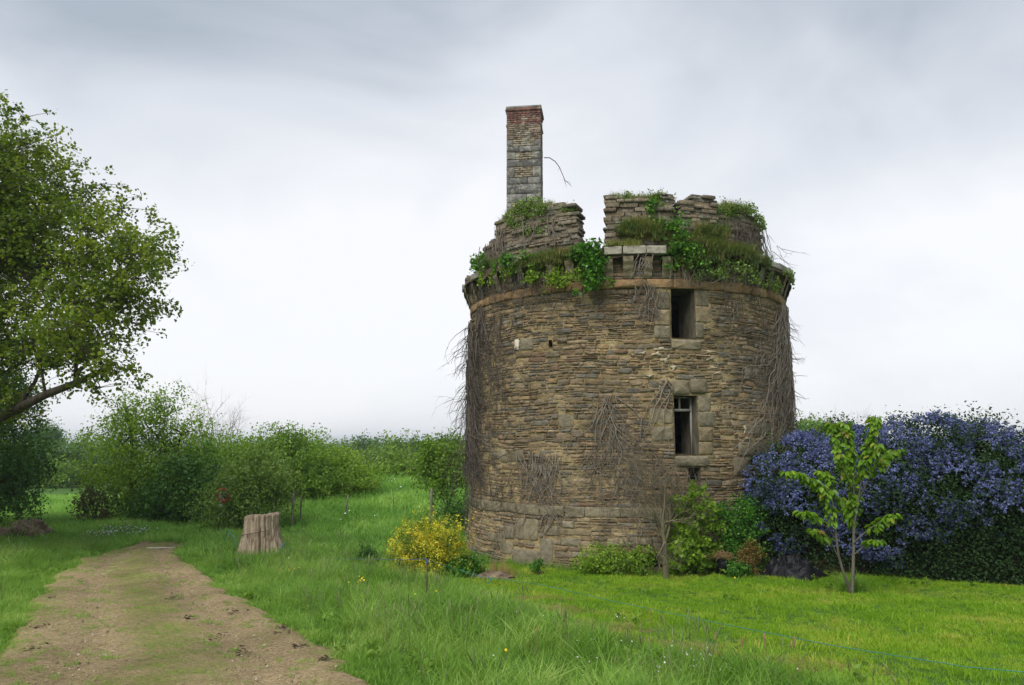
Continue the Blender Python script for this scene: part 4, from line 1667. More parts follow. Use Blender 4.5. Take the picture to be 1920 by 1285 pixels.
# twigs sticking out beyond the edges
def loose_twigs(name, label, starts, seed, mat, rad=0.012, L=0.9, hang=0.7, group=None, cat='dead ivy', n_side=3, up=0.0):
    rng = np.random.default_rng(seed)
    mb_ = MB()

    def grow(p, d, L_, r_, dep):
        n = max(4, int(L_ / 0.08))
        P = [p]
        for i in range(n):
            d = d + rng.normal(0, 0.16, 3) + np.array([0, 0, -hang * 0.09 + up * 0.05])
            d = d / np.linalg.norm(d)
            P.append(P[-1] + d * L_ / n)
            if dep < 3 and rng.uniform() < 0.22 * n_side / 3 and i > 0:
                grow(P[-1], unit(d + rng.normal(0, 0.5, 3)), L_ * rng.uniform(0.3, 0.65), r_ * 0.62, dep + 1)
        V_, q_ = tube(np.array(P), np.linspace(r_, r_ * 0.3, len(P)), 4 if r_ > 0.01 else 3)
        mb_.add(V_, q_)
    for (p, d, s_) in starts:
        grow(np.asarray(p, float), unit(np.asarray(d, float)), L * s_, rad * (0.6 + 0.4 * s_), 0)
    o = link(name, mb_.mesh(name), mat)
    tag(o, label, cat, group, 'stuff')
    return o


def rim_starts(th_deg, zlo, zhi, n, seed, off=0.05, side=-1, sc=(0.4, 1.0)):
    rng = np.random.default_rng(seed)
    out_ = []
    for _ in range(n):
        th = R_(th_deg + rng.normal(0, 9))
        z = rng.uniform(zlo, zhi)
        p = tw(th, TR + off, z)
        o_ = tw(th, TR + off + 1, z) - p
        out_.append((p, o_ * 0.8 + np.array([0, 0, rng.uniform(-1.2, 0.1)]) + rng.normal(0, 0.2, 3), rng.uniform(*sc)))
    return out_


loose_twigs('hanging_ivy_twigs', 'tangle of dark bare twigs hanging off the left edge of the tower', rim_starts(-90, 2.4, 6.9, 120, 1, sc=(0.3, 1.15)), 1, M_STEMD, 0.012, 1.05, 1.3, 'bare twigs jutting from the tower')
loose_twigs('hanging_ivy_twigs', 'bare crooked twigs sticking out from the right edge of the tower', rim_starts(90, 3.4, 7.0, 70, 2, sc=(0.25, 0.9)), 2, M_STEM, 0.013, 0.75, 0.9, 'bare twigs jutting from the tower')
loose_twigs('hanging_ivy_twigs', 'few dark twigs curling above the right end of the parapet', rim_starts(66, 8.0, 8.7, 9, 3, sc=(0.4, 1.0)), 3, M_STEMD, 0.009, 0.7, 0.2, 'bare twigs jutting from the tower')
P_ = [at(x_, y_, 22.0) for x_, y_ in [(1020, 296), (1030, 296), (1041, 303), (1049, 314), (1054, 326), (1059, 338), (1066, 344), (1072, 350)]]
mb = MB()
V_, q_ = tube(np.array(P_), np.linspace(0.016, 0.006, len(P_)), 5)
mb.add(V_, q_)
for a_, b_ in (((1059, 338), (1062, 352)), ((1061, 340), (1071, 345)), ((1049, 314), (1047, 321)), ((1056, 331), (1060, 346))):
    V_, q_ = tube(curve_pts(at(*a_, 22.0), at(*b_, 21.9), (0, 0, 0.02), 4), np.linspace(0.007, 0.003, 4), 3)
    mb.add(V_, q_)
tag(link('dead_branch', mb.mesh('dead_branch'), M_STEMD), 'single bent dead branch growing out of the right side of the chimney', 'branch')

# ------------------------------------------------------------------ plants on the tower
def leaf_object(name, P, size, mat, parent=None, seed=0, up=0.4, tint=None, aspect=0.6, droop=0.3, kind=None):
    rng = np.random.default_rng(seed + 500)
    V_, q_ = leaf_quads(P, size, rng, up=up, aspect=aspect, droop=droop)
    t = rng.uniform(0, 1, len(P)) if tint is None else np.clip(tint + rng.normal(0, 0.15, len(P)), 0, 1)
    me = mesh_np(name, V_, q_, {'tint': t})
    return link(name, me, mat, parent, kind)


def wall_leaves(name, label, specs, size, mat, seed, cat='ivy', group=None):
    rng = np.random.default_rng(seed)
    Ps = []
    for (px, py, wu, hv, n, off, thick) in specs:
        th, z = wall_at(px, py)
        nsub = max(6, n // 22)
        cu = rng.normal(0, 1, (nsub, 2)) * [wu, hv]
        ki = rng.integers(0, nsub, n)
        u = th * TR + cu[ki, 0] + rng.normal(0, 0.06, n)
        v_ = z + cu[ki, 1] + rng.normal(0, 0.06, n)
        d = off + rng.uniform(0, thick, n) * np.exp(-((cu[ki, 0] / (wu * 1.5)) ** 2))
        Ps.append(tw(u / TR, TR + d, v_))
    P = np.concatenate(Ps)
    o = leaf_object(name, P, size, mat, None, seed, 0.2, None, 0.85, 0.5)
    tag(o, label, cat, group)
    return o


wall_leaves('green_ivy', 'dense clump of dark green ivy spilling over the parapet left of the light slab', [(1118, 515, .17, .25, 900, .25, .3), (1105, 478, .28, .13, 900, .2, .35)], 0.085, G_IVY, 1, group='green plants growing on the tower')
wall_leaves('green_ivy', 'green ivy between the two middle merlons of the tower', [(1262, 450, .16, .3, 800, .2, .3), (1282, 478, .22, .16, 600, .25, .25), (1222, 400, .07, .25, 160, .08, .1)], 0.075, G_IVY, 2, group='green plants growing on the tower')
wall_leaves('hanging_weeds', 'light green weeds hanging over the corbels on the left of the tower', [(1010, 520, .14, .18, 380, .2, .2), (1050, 525, .16, .14, 380, .2, .2), (965, 505, .2, .1, 260, .2, .2), (1080, 520, .15, .12, 260, .2, .2), (925, 520, .3, .12, 240, .2, .2)], 0.06, G_LIGHT, 3, cat='weeds', group='green plants growing on the tower')
wall_leaves('hanging_weeds', 'small green weeds under the corbels on the right of the tower', [(1440, 540, .2, .12, 260, .2, .1), (1390, 520, .3, .1, 240, .2, .2), (1330, 520, .3, .1, 160, .2, .2), (1300, 505, .3, .1, 260, .25, .2), (1365, 510, .3, .12, 260, .25, .2), (1460, 520, .2, .1, 160, .3, .1)], 0.055, G_GREY, 4, cat='weeds', group='green plants growing on the tower')
wall_leaves('hanging_weeds', 'green leaves at the broken left end of the parapet', [(915, 495, .3, .1, 300, .25, .2), (980, 490, .4, .08, 400, .3, .2)], 0.07, G_IVY, 5, cat='weeds', group='green plants growing on the tower')
wall_leaves('moss_cushion', 'yellow green moss and stonecrop on top of the left merlon', [(985, 392, .35, .12, 900, -.05, .2), (970, 410, .3, .12, 500, 0, .15), (1015, 395, .3, .08, 500, -.05, .2), (1000, 430, .35, .12, 260, .03, .06), (1060, 392, .12, .05, 160, -.05, .15)], 0.05, G_GREY, 6, cat='moss', group='green plants growing on the tower')
wall_leaves('moss_cushion', 'yellow moss on top of the wide middle merlon', [(1175, 372, .17, .05, 420, -.05, .1), (1225, 372, .24, .06, 500, -.1, .2), (1230, 385, .12, .12, 160, 0, .08)], 0.045, G_GREY, 7, cat='moss', group='green plants growing on the tower')
wall_leaves('moss_cushion', 'yellow moss capping the rounded right merlon', [(1400, 395, .4, .08, 700, -.1, .25), (1425, 410, .2, .12, 400, -.1, .2), (1360, 395, .2, .08, 300, -.1, .2)], 0.05, G_GREY, 8, cat='moss', group='green plants growing on the tower')

# stems over merlon faces
wall_stems('dead_ivy', 'dry brown ivy stems matted over the left merlon', [(945, 420, .9, 26, .2, .0, .08, .010), (990, 410, 1.0, 10, .25, .1, .08, .010), (1035, 400, 1.1, 8, .12, .1, .08, .012), (930, 450, .7, 26, .25, 0, .1, .01)], M_STEM, 11, group='dead ivy stems on the tower wall')
wall_stems('dead_ivy', 'dry brown ivy stems matted over the rounded right merlon', [(1380, 410, 1.0, 44, .35, .0, .07, .010), (1415, 425, .9, 34, .3, .1, .08, .010)], M_STEMD, 12, group='dead ivy stems on the tower wall')
wall_stems('dead_ivy', 'thin bare runners crossing the wide middle merlon', [(1190, 400, .6, 6, .3, .6, .06, .008), (1160, 430, .5, 5, .2, -.8, .06, .007)], M_STEM, 13, group='dead ivy stems on the tower wall')
wall_stems('dead_ivy', 'tangled stems hanging over the corbels on the right half of the parapet', [(x_, 500, .55, 7, .12, rnd.uniform(-.7, .7), .2, .010) for x_ in range(1270, 1420, 18)] + [(1205, 482, .5, 12, .12, .0, .42, .012)], M_STEM, 14, group='dead ivy stems on the tower wall')
wall_stems('dead_ivy', 'dark stems hanging over the corbels on the left half of the parapet', [(x_, 515, .6, 9, .12, rnd.uniform(-.4, .4), .2, .010) for x_ in range(885, 1040, 14)], M_STEMD, 15, group='dead ivy stems on the tower wall')

top_t = [tuft_mesh('top_tuft', 34, 0.11, 0.17, 0.010, 0.8, GR_DRY, rt, 2) for _ in range(4)]
GR_TOP = mat_grass('parapet grass', [(0.0, (0.06, 0.12, 0.03)), (0.5, (0.12, 0.19, 0.045)), (0.8, (0.22, 0.24, 0.08)), (1, (0.34, 0.24, 0.10))], nscale=1.6)
top_g = [tuft_mesh('top_green_tuft', 34, 0.12, 0.24, 0.011, 0.9, GR_TOP, rt, 3) for _ in range(4)]


def top_pts(specs, seed):
    rng = np.random.default_rng(seed)
    L_ = []
    for (px, py, wth, r0, r1, n, dz) in specs:
        th, z = wall_at(px, py, TR)
        t = th + rng.uniform(-1, 1, n) * wth / TR
        r_ = rng.uniform(r0, r1, n)
        L_.append(tw(t, TR + r_, z + rng.normal(0, dz, n)))
    return np.concatenate(L_)


scatter('dry_top_grass', top_pts([(1000, 392, .5, -.5, 0, 40, .05), (1190, 372, .7, -.45, 0, 60, .03), (1390, 392, .55, -.5, 0, 60, .05), (1020, 495, .9, 0, .25, 90, .04), (1170, 465, .35, .05, .3, 40, .03), (1200, 440, .5, .02, .16, 50, .08), (950, 408, .3, -.4, 0, 24, .08)], 3), top_t, 'dry yellowish grass tufts on the merlons and parapet of the tower')
gp_top = top_pts([(1400, 495, .5, .1, .32, 70, .05), (1300, 490, .5, .1, .32, 60, .05), (1010, 500, .7, .1, .3, 70, .05), (1310, 470, .7, .02, .3, 150, .07), (1370, 480, .7, .02, .3, 120, .06), (1330, 445, .4, .02, .2, 80, .1), (1060, 488, .6, .0, .3, 70, .05), (1190, 432, .4, .02, .2, 60, .07), (1240, 440, .2, .02, .2, 30, .1), (930, 500, .4, -.3, .2, 40, .04)], 4)
scatter('green_top_grass', gp_top, top_g, 'fresh green grass growing on the parapet ledge of the tower', (0.7, 1.3))

# ------------------------------------------------------------------ trees and shrubs
def L(px, py, rp, Y, fy=1.0, fz=1.0):
    c = at(px, py, Y)
    r = rp * Y / 1452.0
    return [c[0], c[1], c[2], r, r * fy, r * fz]


def plant(name, label, cat, base, lobes, nclump, nleaf, leaf, matl, matb, trunk_r=0.1, stems=1, seed=0, group=None,
          cr=0.35, up=0.35, aspect=0.6, droop=0.2, limb=True, shell=0.45, low=None, nbranch=70, tintf=None, crown='crown', sub=6, flat=0.8, tight=0.34, twigs=False):
    rng = np.random.default_rng(seed + 1000)
    lobes = np.array(lobes, float)
    base = np.asarray(base, float)
    o = empty(name, base, label, cat, group)
    vol = (lobes[:, 3] * lobes[:, 4] * lobes[:, 5]) ** (2 / 3)
    want, C_ = nclump, []
    tries = 0
    while len(C_) < want and tries < want * 20:
        tries += 1
        i = rng.choice(len(lobes), p=vol / vol.sum())
        l = lobes[i]
        d = unit(rng.normal(0, 1, 3))
        f = rng.uniform(shell ** 2, 1) ** 0.5
        p = l[:3] + d * l[3:] * f
        q = ((p - lobes[:, :3]) / lobes[:, 3:])
        if (np.delete((q ** 2).sum(1), i) < 0.28).any() and rng.uniform() < 0.8:
            continue
        if p[2] < (zg(p[0], p[1]) if low is None else low):
            continue
        C_.append(p)
    C_ = np.array(C_)
    n = len(C_)
    # leaves : clump > spray > leaf
    crs = cr * rng.uniform(0.6, 1.4, n)
    subc = C_[:, None] + np.clip(rng.normal(0, 1, (n, sub, 3)), -1.5, 1.5) * (crs[:, None, None] * [1, 1, flat])
    subt = rng.normal(0, 0.14, (n, sub)) + rng.normal(0, 0.14, n)[:, None]
    k = rng.integers(0, sub, (n, nleaf))
    ctr = np.take_along_axis(subc, k[:, :, None], 1)
    P = ctr + np.clip(rng.normal(0, 1, (n, nleaf, 3)), -1.7, 1.7) * (crs[:, None, None] * tight)
    tint = 0.45 + np.take_along_axis(subt, k, 1) + rng.normal(0, 0.14, (n, nleaf))
    P = P.reshape(-1, 3)
    tint = tint.reshape(-1)
    if tintf is not None:
        tint = tint + tintf(P)
    kp = P[:, 2] > zg(P[:, 0], P[:, 1]) + 0.02
    P, tint = P[kp], tint[kp]
    outv = unit(P - lobes[:, :3].mean(0))
    V_, q_ = leaf_quads(P, leaf, rng, up=up, out=outv, outw=0.35, aspect=aspect, droop=droop)
    link(crown, mesh_np(crown, V_, q_, {'tint': np.clip(tint, 0, 1)}), matl, o)
    if limb:
        mb_ = MB()
        main = []
        cen = lobes[:, :3].mean(0)
        for s_ in range(stems):
            b0 = base + np.array([rng.normal(0, 0.12 * (stems > 1)), rng.normal(0, 0.12 * (stems > 1)), -0.1])
            tg = lobes[rng.integers(len(lobes)), :3] if stems > 1 else cen
            pts = curve_pts(b0, tg, rng.normal(0, 0.08, 3) * np.linalg.norm(tg - b0) * 0.5, 9, 0.02)
            r_ = trunk_r * (1 if stems == 1 else rng.uniform(0.55, 1))
            mb_.add(*tube(pts, np.linspace(r_, r_ * 0.4, 9), 8))
            main.append((pts, np.linspace(r_, r_ * 0.4, 9)))
        allp = np.concatenate([m_[0][3:] for m_ in main])
        allr = np.concatenate([m_[1][3:] for m_ in main])
        for l in lobes:
            j = rng.integers(0, max(1, len(allp) - 2))
            pts = curve_pts(allp[j], l[:3] + rng.normal(0, 0.15, 3) * l[3:], [0, 0, 0.08 * l[5]], 8, 0.02)
            r_ = allr[j] * 0.6
            mb_.add(*tube(pts, np.linspace(r_, r_ * 0.35, 8), 6))
            allp = np.concatenate([allp, pts[2:]])
            allr = np.concatenate([allr, np.linspace(r_, r_ * 0.35, 8)[2:]])
        for c in C_[rng.permutation(n)[:nbranch]]:
            dd = np.linalg.norm(allp - c, axis=1) + 0.25 * np.maximum(0, allp[:, 2] - c[2])
            j = int(np.argmin(dd + rng.uniform(0, 0.3, len(dd)) * dd.min()))
            pts = curve_pts(allp[j], c, [0, 0, 0.06 * dd[j]], 6, 0.02 * min(1, dd[j]))
            r_ = max(0.006, allr[j] * 0.45)
            mb_.add(*tube(pts, np.linspace(r_, r_ * 0.3, 6), 4))
        if twigs:
            for i in range(n):
                for j in range(0, sub, 2):
                    mb_.add(*tube(np.array([C_[i], (C_[i] + subc[i, j]) / 2 + [0, 0, .02], subc[i, j]]), [0.010, 0.007, 0.004], 3))
        link('trunk', mb_.mesh('trunk', smooth=True), matb, o)
    return o


def base_at(px, Y):
    p = at(px, 900, Y)
    return np.array([p[0], Y, float(zg(p[0], Y))])


# big oak on the left
YO = 19.0
plant('oak_tree', 'large spreading oak with new leaves overhanging the track from the left edge', 'tree', base_at(-190, 20.5),
      [L(-40, 330, 165, 19), L(60, 400, 150, 19.5), L(192, 462, 118, 18.6), L(165, 600, 112, 18.4), L(20, 600, 140, 19.6), L(-130, 480, 230, 20.5),
       L(-20, 720, 75, 19.5), L(-300, 420, 230, 21), L(-380, 600, 200, 20.5), L(-200, 680, 150, 19), L(195, 700, 40, 18.3), L(250, 520, 60, 18.0), L(-150, 300, 180, 22.5)],
      1100, 160, 0.095, G_OAK, M_BARK, 0.42, 1, 3, None, 0.44, 0.6, 0.75, 0.2, True, 0.3, low=2.6, nbranch=700, sub=11, flat=0.5, tight=0.2, twigs=True)
HG = 'shrubs and trees along the far side of the track'
plant('hedge_tree', 'dark leafy hedgerow tree below the oak at the left edge', 'tree', base_at(-70, 28),
      [L(-60, 860, 100, 28), L(20, 890, 58, 28), L(10, 820, 60, 28.5), L(-40, 760, 90, 28.5), L(52, 925, 40, 27.6), L(0, 745, 52, 27.5), L(35, 860, 48, 27.5), L(-20, 930, 60, 27.5)], 300, 120, 0.10, G_DARK, M_BARK, 0.2, 3, 4, HG, 0.4)
plant('young_ash_tree', 'light green multi-stemmed tree with a thin airy top at the end of the track', 'tree', base_at(247, 31),
      [L(235, 814, 42, 31), L(290, 789, 38, 31), L(340, 814, 40, 31.5), L(250, 884, 75, 31), L(330, 879, 72, 31.5), L(200, 894, 45, 31), L(290, 934, 60, 30.5), L(235, 764, 26, 31), L(300, 759, 24, 31), L(370, 854, 35, 31)],
      240, 95, 0.11, G_LIGHT, M_BARK, 0.16, 3, 5, HG, 0.45, nbranch=160, shell=0.3)
plant('dark_bush', 'dark green rounded bush in shade at the far end of the track', 'bush', base_at(350, 29.5),
      [L(350, 925, 62, 29.5), L(310, 960, 42, 29), L(385, 895, 45, 30), L(380, 960, 40, 29), L(270, 965, 34, 29.4)], 170, 100, 0.11, G_DARK, M_BARK, 0.08, 4, 6, HG, 0.38)
plant('brown_shrub', 'low brownish half-bare shrub in front of the left field', 'bush', base_at(182, 30),
      [L(180, 950, 30, 30), L(170, 935, 20, 30), L(205, 960, 26, 30)], 34, 60, 0.10, G_BROWN, M_BARK, 0.03, 6, 7, HG, 0.3)
plant('willow_bush', 'low grey green willow bush directly behind the stump and the road sign', 'bush', base_at(455, 27),
      [L(455, 925, 48, 27), L(430, 955, 38, 26.7), L(505, 905, 38, 27.5), L(480, 880, 36, 27.8), L(525, 935, 25, 27.5)], 150, 100, 0.10, G_GREY, M_BARK, 0.07, 4, 8, HG, 0.36)
plant('willow_tree', 'bushy green willow with ragged upright tips, left one of the tall thicket', 'tree', base_at(465, 34),
      [L(440, 904, 48, 34), L(480, 874, 50, 34), L(455, 854, 30, 34.5), L(520, 904, 50, 34), L(415, 874, 28, 35)], 160, 110, 0.115, G_MID, M_BARK, 0.12, 4, 9, HG, 0.45)
plant('willow_tree', 'tallest bushy green willow in the middle of the thicket behind the stump', 'tree', base_at(545, 34.5),
      [L(540, 874, 55, 34.5), L(520, 839, 24, 34.5), L(570, 849, 28, 35), L(590, 904, 50, 34), L(500, 856, 26, 34), L(548, 829, 14, 34.5)], 170, 110, 0.115, G_MID, M_BARK, 0.12, 4, 10, HG, 0.45)
plant('willow_tree', 'rounded yellow green willow at the right end of the thicket', 'tree', base_at(640, 36),
      [L(620, 884, 42, 36), L(655, 909, 42, 36), L(600, 864, 25, 36.5), L(680, 924, 30, 36), L(620, 929, 38, 35)], 150, 110, 0.115, G_LIGHT, M_BARK, 0.1, 4, 11, HG, 0.42)
for i_, (px, py, r, Y, m_, lb) in enumerate([(705, 885, 34, 44, G_GREY, 'pale bush right of the willow thicket on the meadow crest'), (742, 885, 32, 45, G_MID, 'green bush in the gap before the two distant round trees'),
                                              (775, 890, 30, 44, G_GREY, 'pale green bush left of the slender tree beside the tower'), (725, 905, 20, 43, G_MID, 'small low bush at the foot of the crest bushes'), (868, 890, 30, 46, G_LIGHT, 'yellow green bush right beside the left wall of the tower')]):
    plant('crest_bush', lb, 'bush', base_at(px, Y), [L(px, py, r, Y), L(px - r * .5, py + r * .5, r * .7, Y), L(px + r * .6, py + r * .3, r * .7, Y)], 60, 80, 0.16, m_, M_BARK, 0.06, 3, 20 + i_, HG, 0.45, nbranch=20)
plant('slender_tree', 'slender tree with two thin trunks just left of the tower', 'tree', base_at(828, 29),
      [L(830, 868, 40, 29), L(805, 850, 26, 29), L(850, 850, 26, 29), L(840, 895, 30, 28.5), L(815, 890, 24, 29), L(825, 832, 15, 29), L(862, 880, 22, 28.7)], 130, 80, 0.105, G_MID, M_BARK, 0.07, 2, 30, HG, 0.32, nbranch=90)
plant('dark_bush', 'dark scrubby bush between the slender tree and the tower foot', 'bush', base_at(862, 26),
      [L(862, 950, 22, 26), L(868, 985, 20, 25.5), L(850, 975, 20, 26)], 50, 60, 0.08, G_DARK, M_BARK, 0.03, 5, 31, HG, 0.28)

FG = 'distant trees beyond the meadow'
far = [(28, 862, 34, 85, 'broad distant tree at the far left of the field edge'), (78, 850, 36, 88, 'tall rounded distant tree under the oak branches'), (120, 862, 34, 84, 'distant tree in the middle of the left field edge'), (162, 850, 32, 90, 'distant tree just left of the airy light green tree'),
       (60, 885, 26, 80, 'low bush at the foot of the tall distant tree'), (205, 865, 34, 88, 'distant tree behind the airy light green tree'), (110, 888, 24, 79, 'low distant bush on the edge of the left field'), (90, 812, 16, 120, 'highest distant tree top behind the left field'),
       (683, 838, 22, 110, 'single round distant tree in the gap of the thicket'), (735, 845, 24, 95, 'left one of the round trees behind the meadow crest'), (768, 846, 24, 98, 'right one of the round trees behind the meadow crest'), (700, 868, 18, 90, 'small distant tree below the single round tree'),
       (1512, 812, 22, 80, 'distant tree between the tower and the blue hedge'), (1488, 822, 18, 78, 'lower distant tree touching the right tower wall'), (1545, 812, 26, 82, 'distant tree above the left end of the blue hedge'),
       (800, 852, 20, 105, 'distant tree behind the slender tree'), (640, 850, 20, 120, 'distant tree showing above the yellow green willow')]
for i_, (px, py, r, Y, lb) in enumerate(far):
    b = base_at(px, Y)
    top_ = at(px, py, Y)
    lob = [L(px, py, r, Y), L(px - r * .6, py + r * .5, r * .75, Y), L(px + r * .6, py + r * .45, r * .8, Y + 1), L(px, py + r, r * .8, Y)]
    plant('distant_tree', lb, 'tree', b, lob, 70, 60, 0.3, G_FAR if i_ % 3 else G_MID, M_BARK, 0.25, 1, 40 + i_, FG, 0.75, nbranch=14)
# conifer tip
b = base_at(1508, 84)
o = empty('distant_conifer', b, 'small dark conifer pointing above the distant trees right of the tower', 'tree')
tp = at(1508, 786, 84)
mb = MB()
mb.add(*tube(np.array([b, [b[0], b[1], tp[2]]]), np.array([0.2, 0.03]), 6))
link('trunk', mb.mesh('trunk'), M_BARK, o)
rng_ = np.random.default_rng(3)
n = 2600
h_ = rng_.uniform(0, 1, n) ** 0.7
a_ = rng_.uniform(0, 6.283, n)
rr_ = (1 - h_) * 2.3 * (0.5 + 0.5 * np.sin(h_ * 60) ** 2) * rng_.uniform(0.3, 1, n)
P = np.stack([b[0] + np.cos(a_) * rr_, b[1] + np.sin(a_) * rr_, b[2] + 1.0 + h_ * (tp[2] - b[2] - 1.0)], 1)
leaf_object('crown', P, 0.3, G_DARK, o, 3, 0.0)


# bare trees
def bare_tree(name, label, base, h, r, seed, mat, spread=0.5, depth=4, start=0.3, n0=7, group=None, lean=(0, 0), twig=0.5, upw=0.35):
    rng = np.random.default_rng(seed)
    o = empty(name, base, label, 'tree', group)
    mb_, mt_ = MB(), MB()
    b_ = np.asarray(base, float)

    def grow(p, d, L_, r_, dep):
        n_ = 6 if dep < 3 else 4
        P_ = [p]
        for i in range(n_):
            d = unit(d + rng.normal(0, 0.10, 3) + np.array([0, 0, 0.05 * upw * 3]))
            P_.append(P_[-1] + d * L_ / n_)
        P_ = np.array(P_)
        (mb_ if dep < 2 else mt_).add(*tube(P_, np.linspace(r_, r_ * 0.5, n_ + 1), 6 if dep < 2 else (4 if dep < 3 else 3)))
        if dep < depth:
            for k_ in range(n0 if dep == 0 else rng.integers(3, 6)):
                i = rng.integers(2 if dep else max(1, int(start * n_)), n_ + 1)
                dd = unit(d + rng.normal(0, spread, 3) + np.array([0, 0, upw]))
                grow(P_[i], dd, L_ * rng.uniform(0.5, 0.85), r_ * 0.5 * (1 - 0.35 * i / n_) + 0.0012, dep + 1)
    grow(b_ + np.array([0, 0, -.05]), unit(np.array([lean[0], lean[1], 1.0])), h, r, 0)
    link('trunk', mb_.mesh('trunk', smooth=True), mat, o)
    link('twigs', mt_.mesh('twigs'), mat, o, 'stuff')
    return o


bare_tree('bare_tree', 'small bare tree with olive twigs and a pale trunk before the tower wall', base_at(1245, 17.3), 1.25, 0.075, 12, M_TWIG, 0.95, 4, 0.8, 9, lean=(-.05, 0), upw=0.45)
bare_tree('bare_tree', 'bare grey tree top showing behind the thicket left of the tower', base_at(385, 60), 3.1, 0.13, 13, M_BARK, 0.6, 4, 0.5, 8)
bare_tree('bare_tree', 'fine leafless twigs rising behind the cherry tree and the blue hedge', base_at(1630, 24), 1.9, 0.05, 14, M_BARKG, 0.8, 4, 0.6, 7)
bare_tree('bare_tree', 'leafless twigs above the right end of the blue hedge', base_at(1890, 24), 1.25, 0.045, 15, M_BARKG, 0.8, 4, 0.6, 6)

# golden shrub and its neighbours
def gold(P):
    return 0.22 * smooth_noise(P[:, 0] * 3, P[:, 2] * 3, 2.2, 1) + 0.13


bs = gp(800, 1082)
YB = bs[1] - 0.2
plant('golden_shrub', 'bright golden yellow and green variegated shrub left of the tower', 'shrub', bs,
      [L(790, 1026, 42, YB), L(762, 1042, 34, YB - .1), L(828, 1030, 40, YB + .1), L(852, 1018, 24, YB), L(785, 1000, 20, YB), L(800, 1058, 36, YB - .2), L(750, 1058, 20, YB), L(815, 1010, 16, YB)],
      230, 95, 0.045, G_YEL, M_TWIG, 0.02, 8, 60, None, 0.13, 0.5, 0.5, 0.0, shell=0.3, tintf=gold, nbranch=120, flat=1.5)
bs = gp(688, 1066)
plant('round_shrub', 'small round dark green shrub on the lawn left of the golden shrub', 'shrub', bs,
      [L(688, 1047, 18, bs[1]), L(686, 1038, 13, bs[1]), L(690, 1055, 15, bs[1] - .05)], 70, 60, 0.035, G_DARK, M_BARK, 0.015, 4, 61, None, 0.09, nbranch=20)
bs = gp(865, 1084)
plant('grey_leaf_plant', 'low grey green leafy plant at the right foot of the golden shrub', 'plant', bs,
      [L(855, 1070, 20, bs[1]), L(880, 1065, 18, bs[1] + .3), L(840, 1078, 12, bs[1])], 60, 40, 0.07, G_IVY, M_TWIG, 0.01, 4, 62, None, 0.1, nbranch=20)
YS = 18.2
def bush(name, label, px, Y, lobs, ncl, nl, lf, mat, seed, cr=0.14, cat='shrub', aspect=0.65, stems=5, **k):
    b_ = base_at(px, Y)
    return plant(name, label, cat, b_, [L(*l_, Y + rnd.uniform(-.12, .12)) for l_ in lobs], ncl, nl, lf, mat, M_TWIG, 0.018, stems, seed, None, cr, aspect=aspect, nbranch=40, **k)


bush('low_shrub', 'low spreading light green shrub at the tower foot before the dark hole', 1155, 17.9, [(1120, 1055, 26), (1150, 1052, 26), (1185, 1056, 24), (1208, 1045, 14), (1135, 1035, 12), (1095, 1066, 14)], 120, 50, 0.05, G_LIGHT, 63, 0.12)
bush('climbing_shrub', 'tall light green leafy shrub climbing the tower right of the bare tree', 1300, 17.9, [(1278, 1035, 28), (1300, 1000, 24), (1275, 985, 16), (1315, 1045, 26), (1295, 950, 13), (1272, 950, 9), (1310, 965, 12), (1338, 985, 12), (1330, 945, 8), (1305, 925, 7), (1345, 1030, 14), (1283, 1060, 25)], 150, 34, 0.085, G_LIGHT, 64, 0.11, aspect=0.85, up=0.0)
bush('leafy_shrub', 'darker green bush between the climbing shrub and the blue flowering hedge', 1385, 18.3, [(1375, 1000, 30), (1400, 985, 28), (1390, 960, 20), (1365, 1030, 22), (1395, 1030, 26), (1352, 960, 14), (1405, 945, 14)], 150, 50, 0.06, G_IVY, 65, 0.16)
bush('rusty_shrub', 'small shrub with rusty yellow leaves beside the black plastic heap', 1405, 17.7, [(1402, 1045, 17), (1412, 1035, 12), (1395, 1058, 13)], 50, 50, 0.04, G_RUST, 66, 0.1)
bush('grey_leaf_plant', 'low grey green plant below the rusty shrub at the lawn edge', 1385, 17.5, [(1380, 1068, 12), (1398, 1070, 12)], 36, 40, 0.045, G_IVY, 67, 0.08, cat='plant')
bush('weed_clump', 'tiny weed clump growing against the tower foot near its left end', 1005, 18.2, [(1005, 1062, 8), (1012, 1055, 5)], 14, 30, 0.05, G_IVY, 68, 0.05, cat='plant')

# ceanothus
def yc(px):
    return 18.6 - (px - 1400) * 0.0050


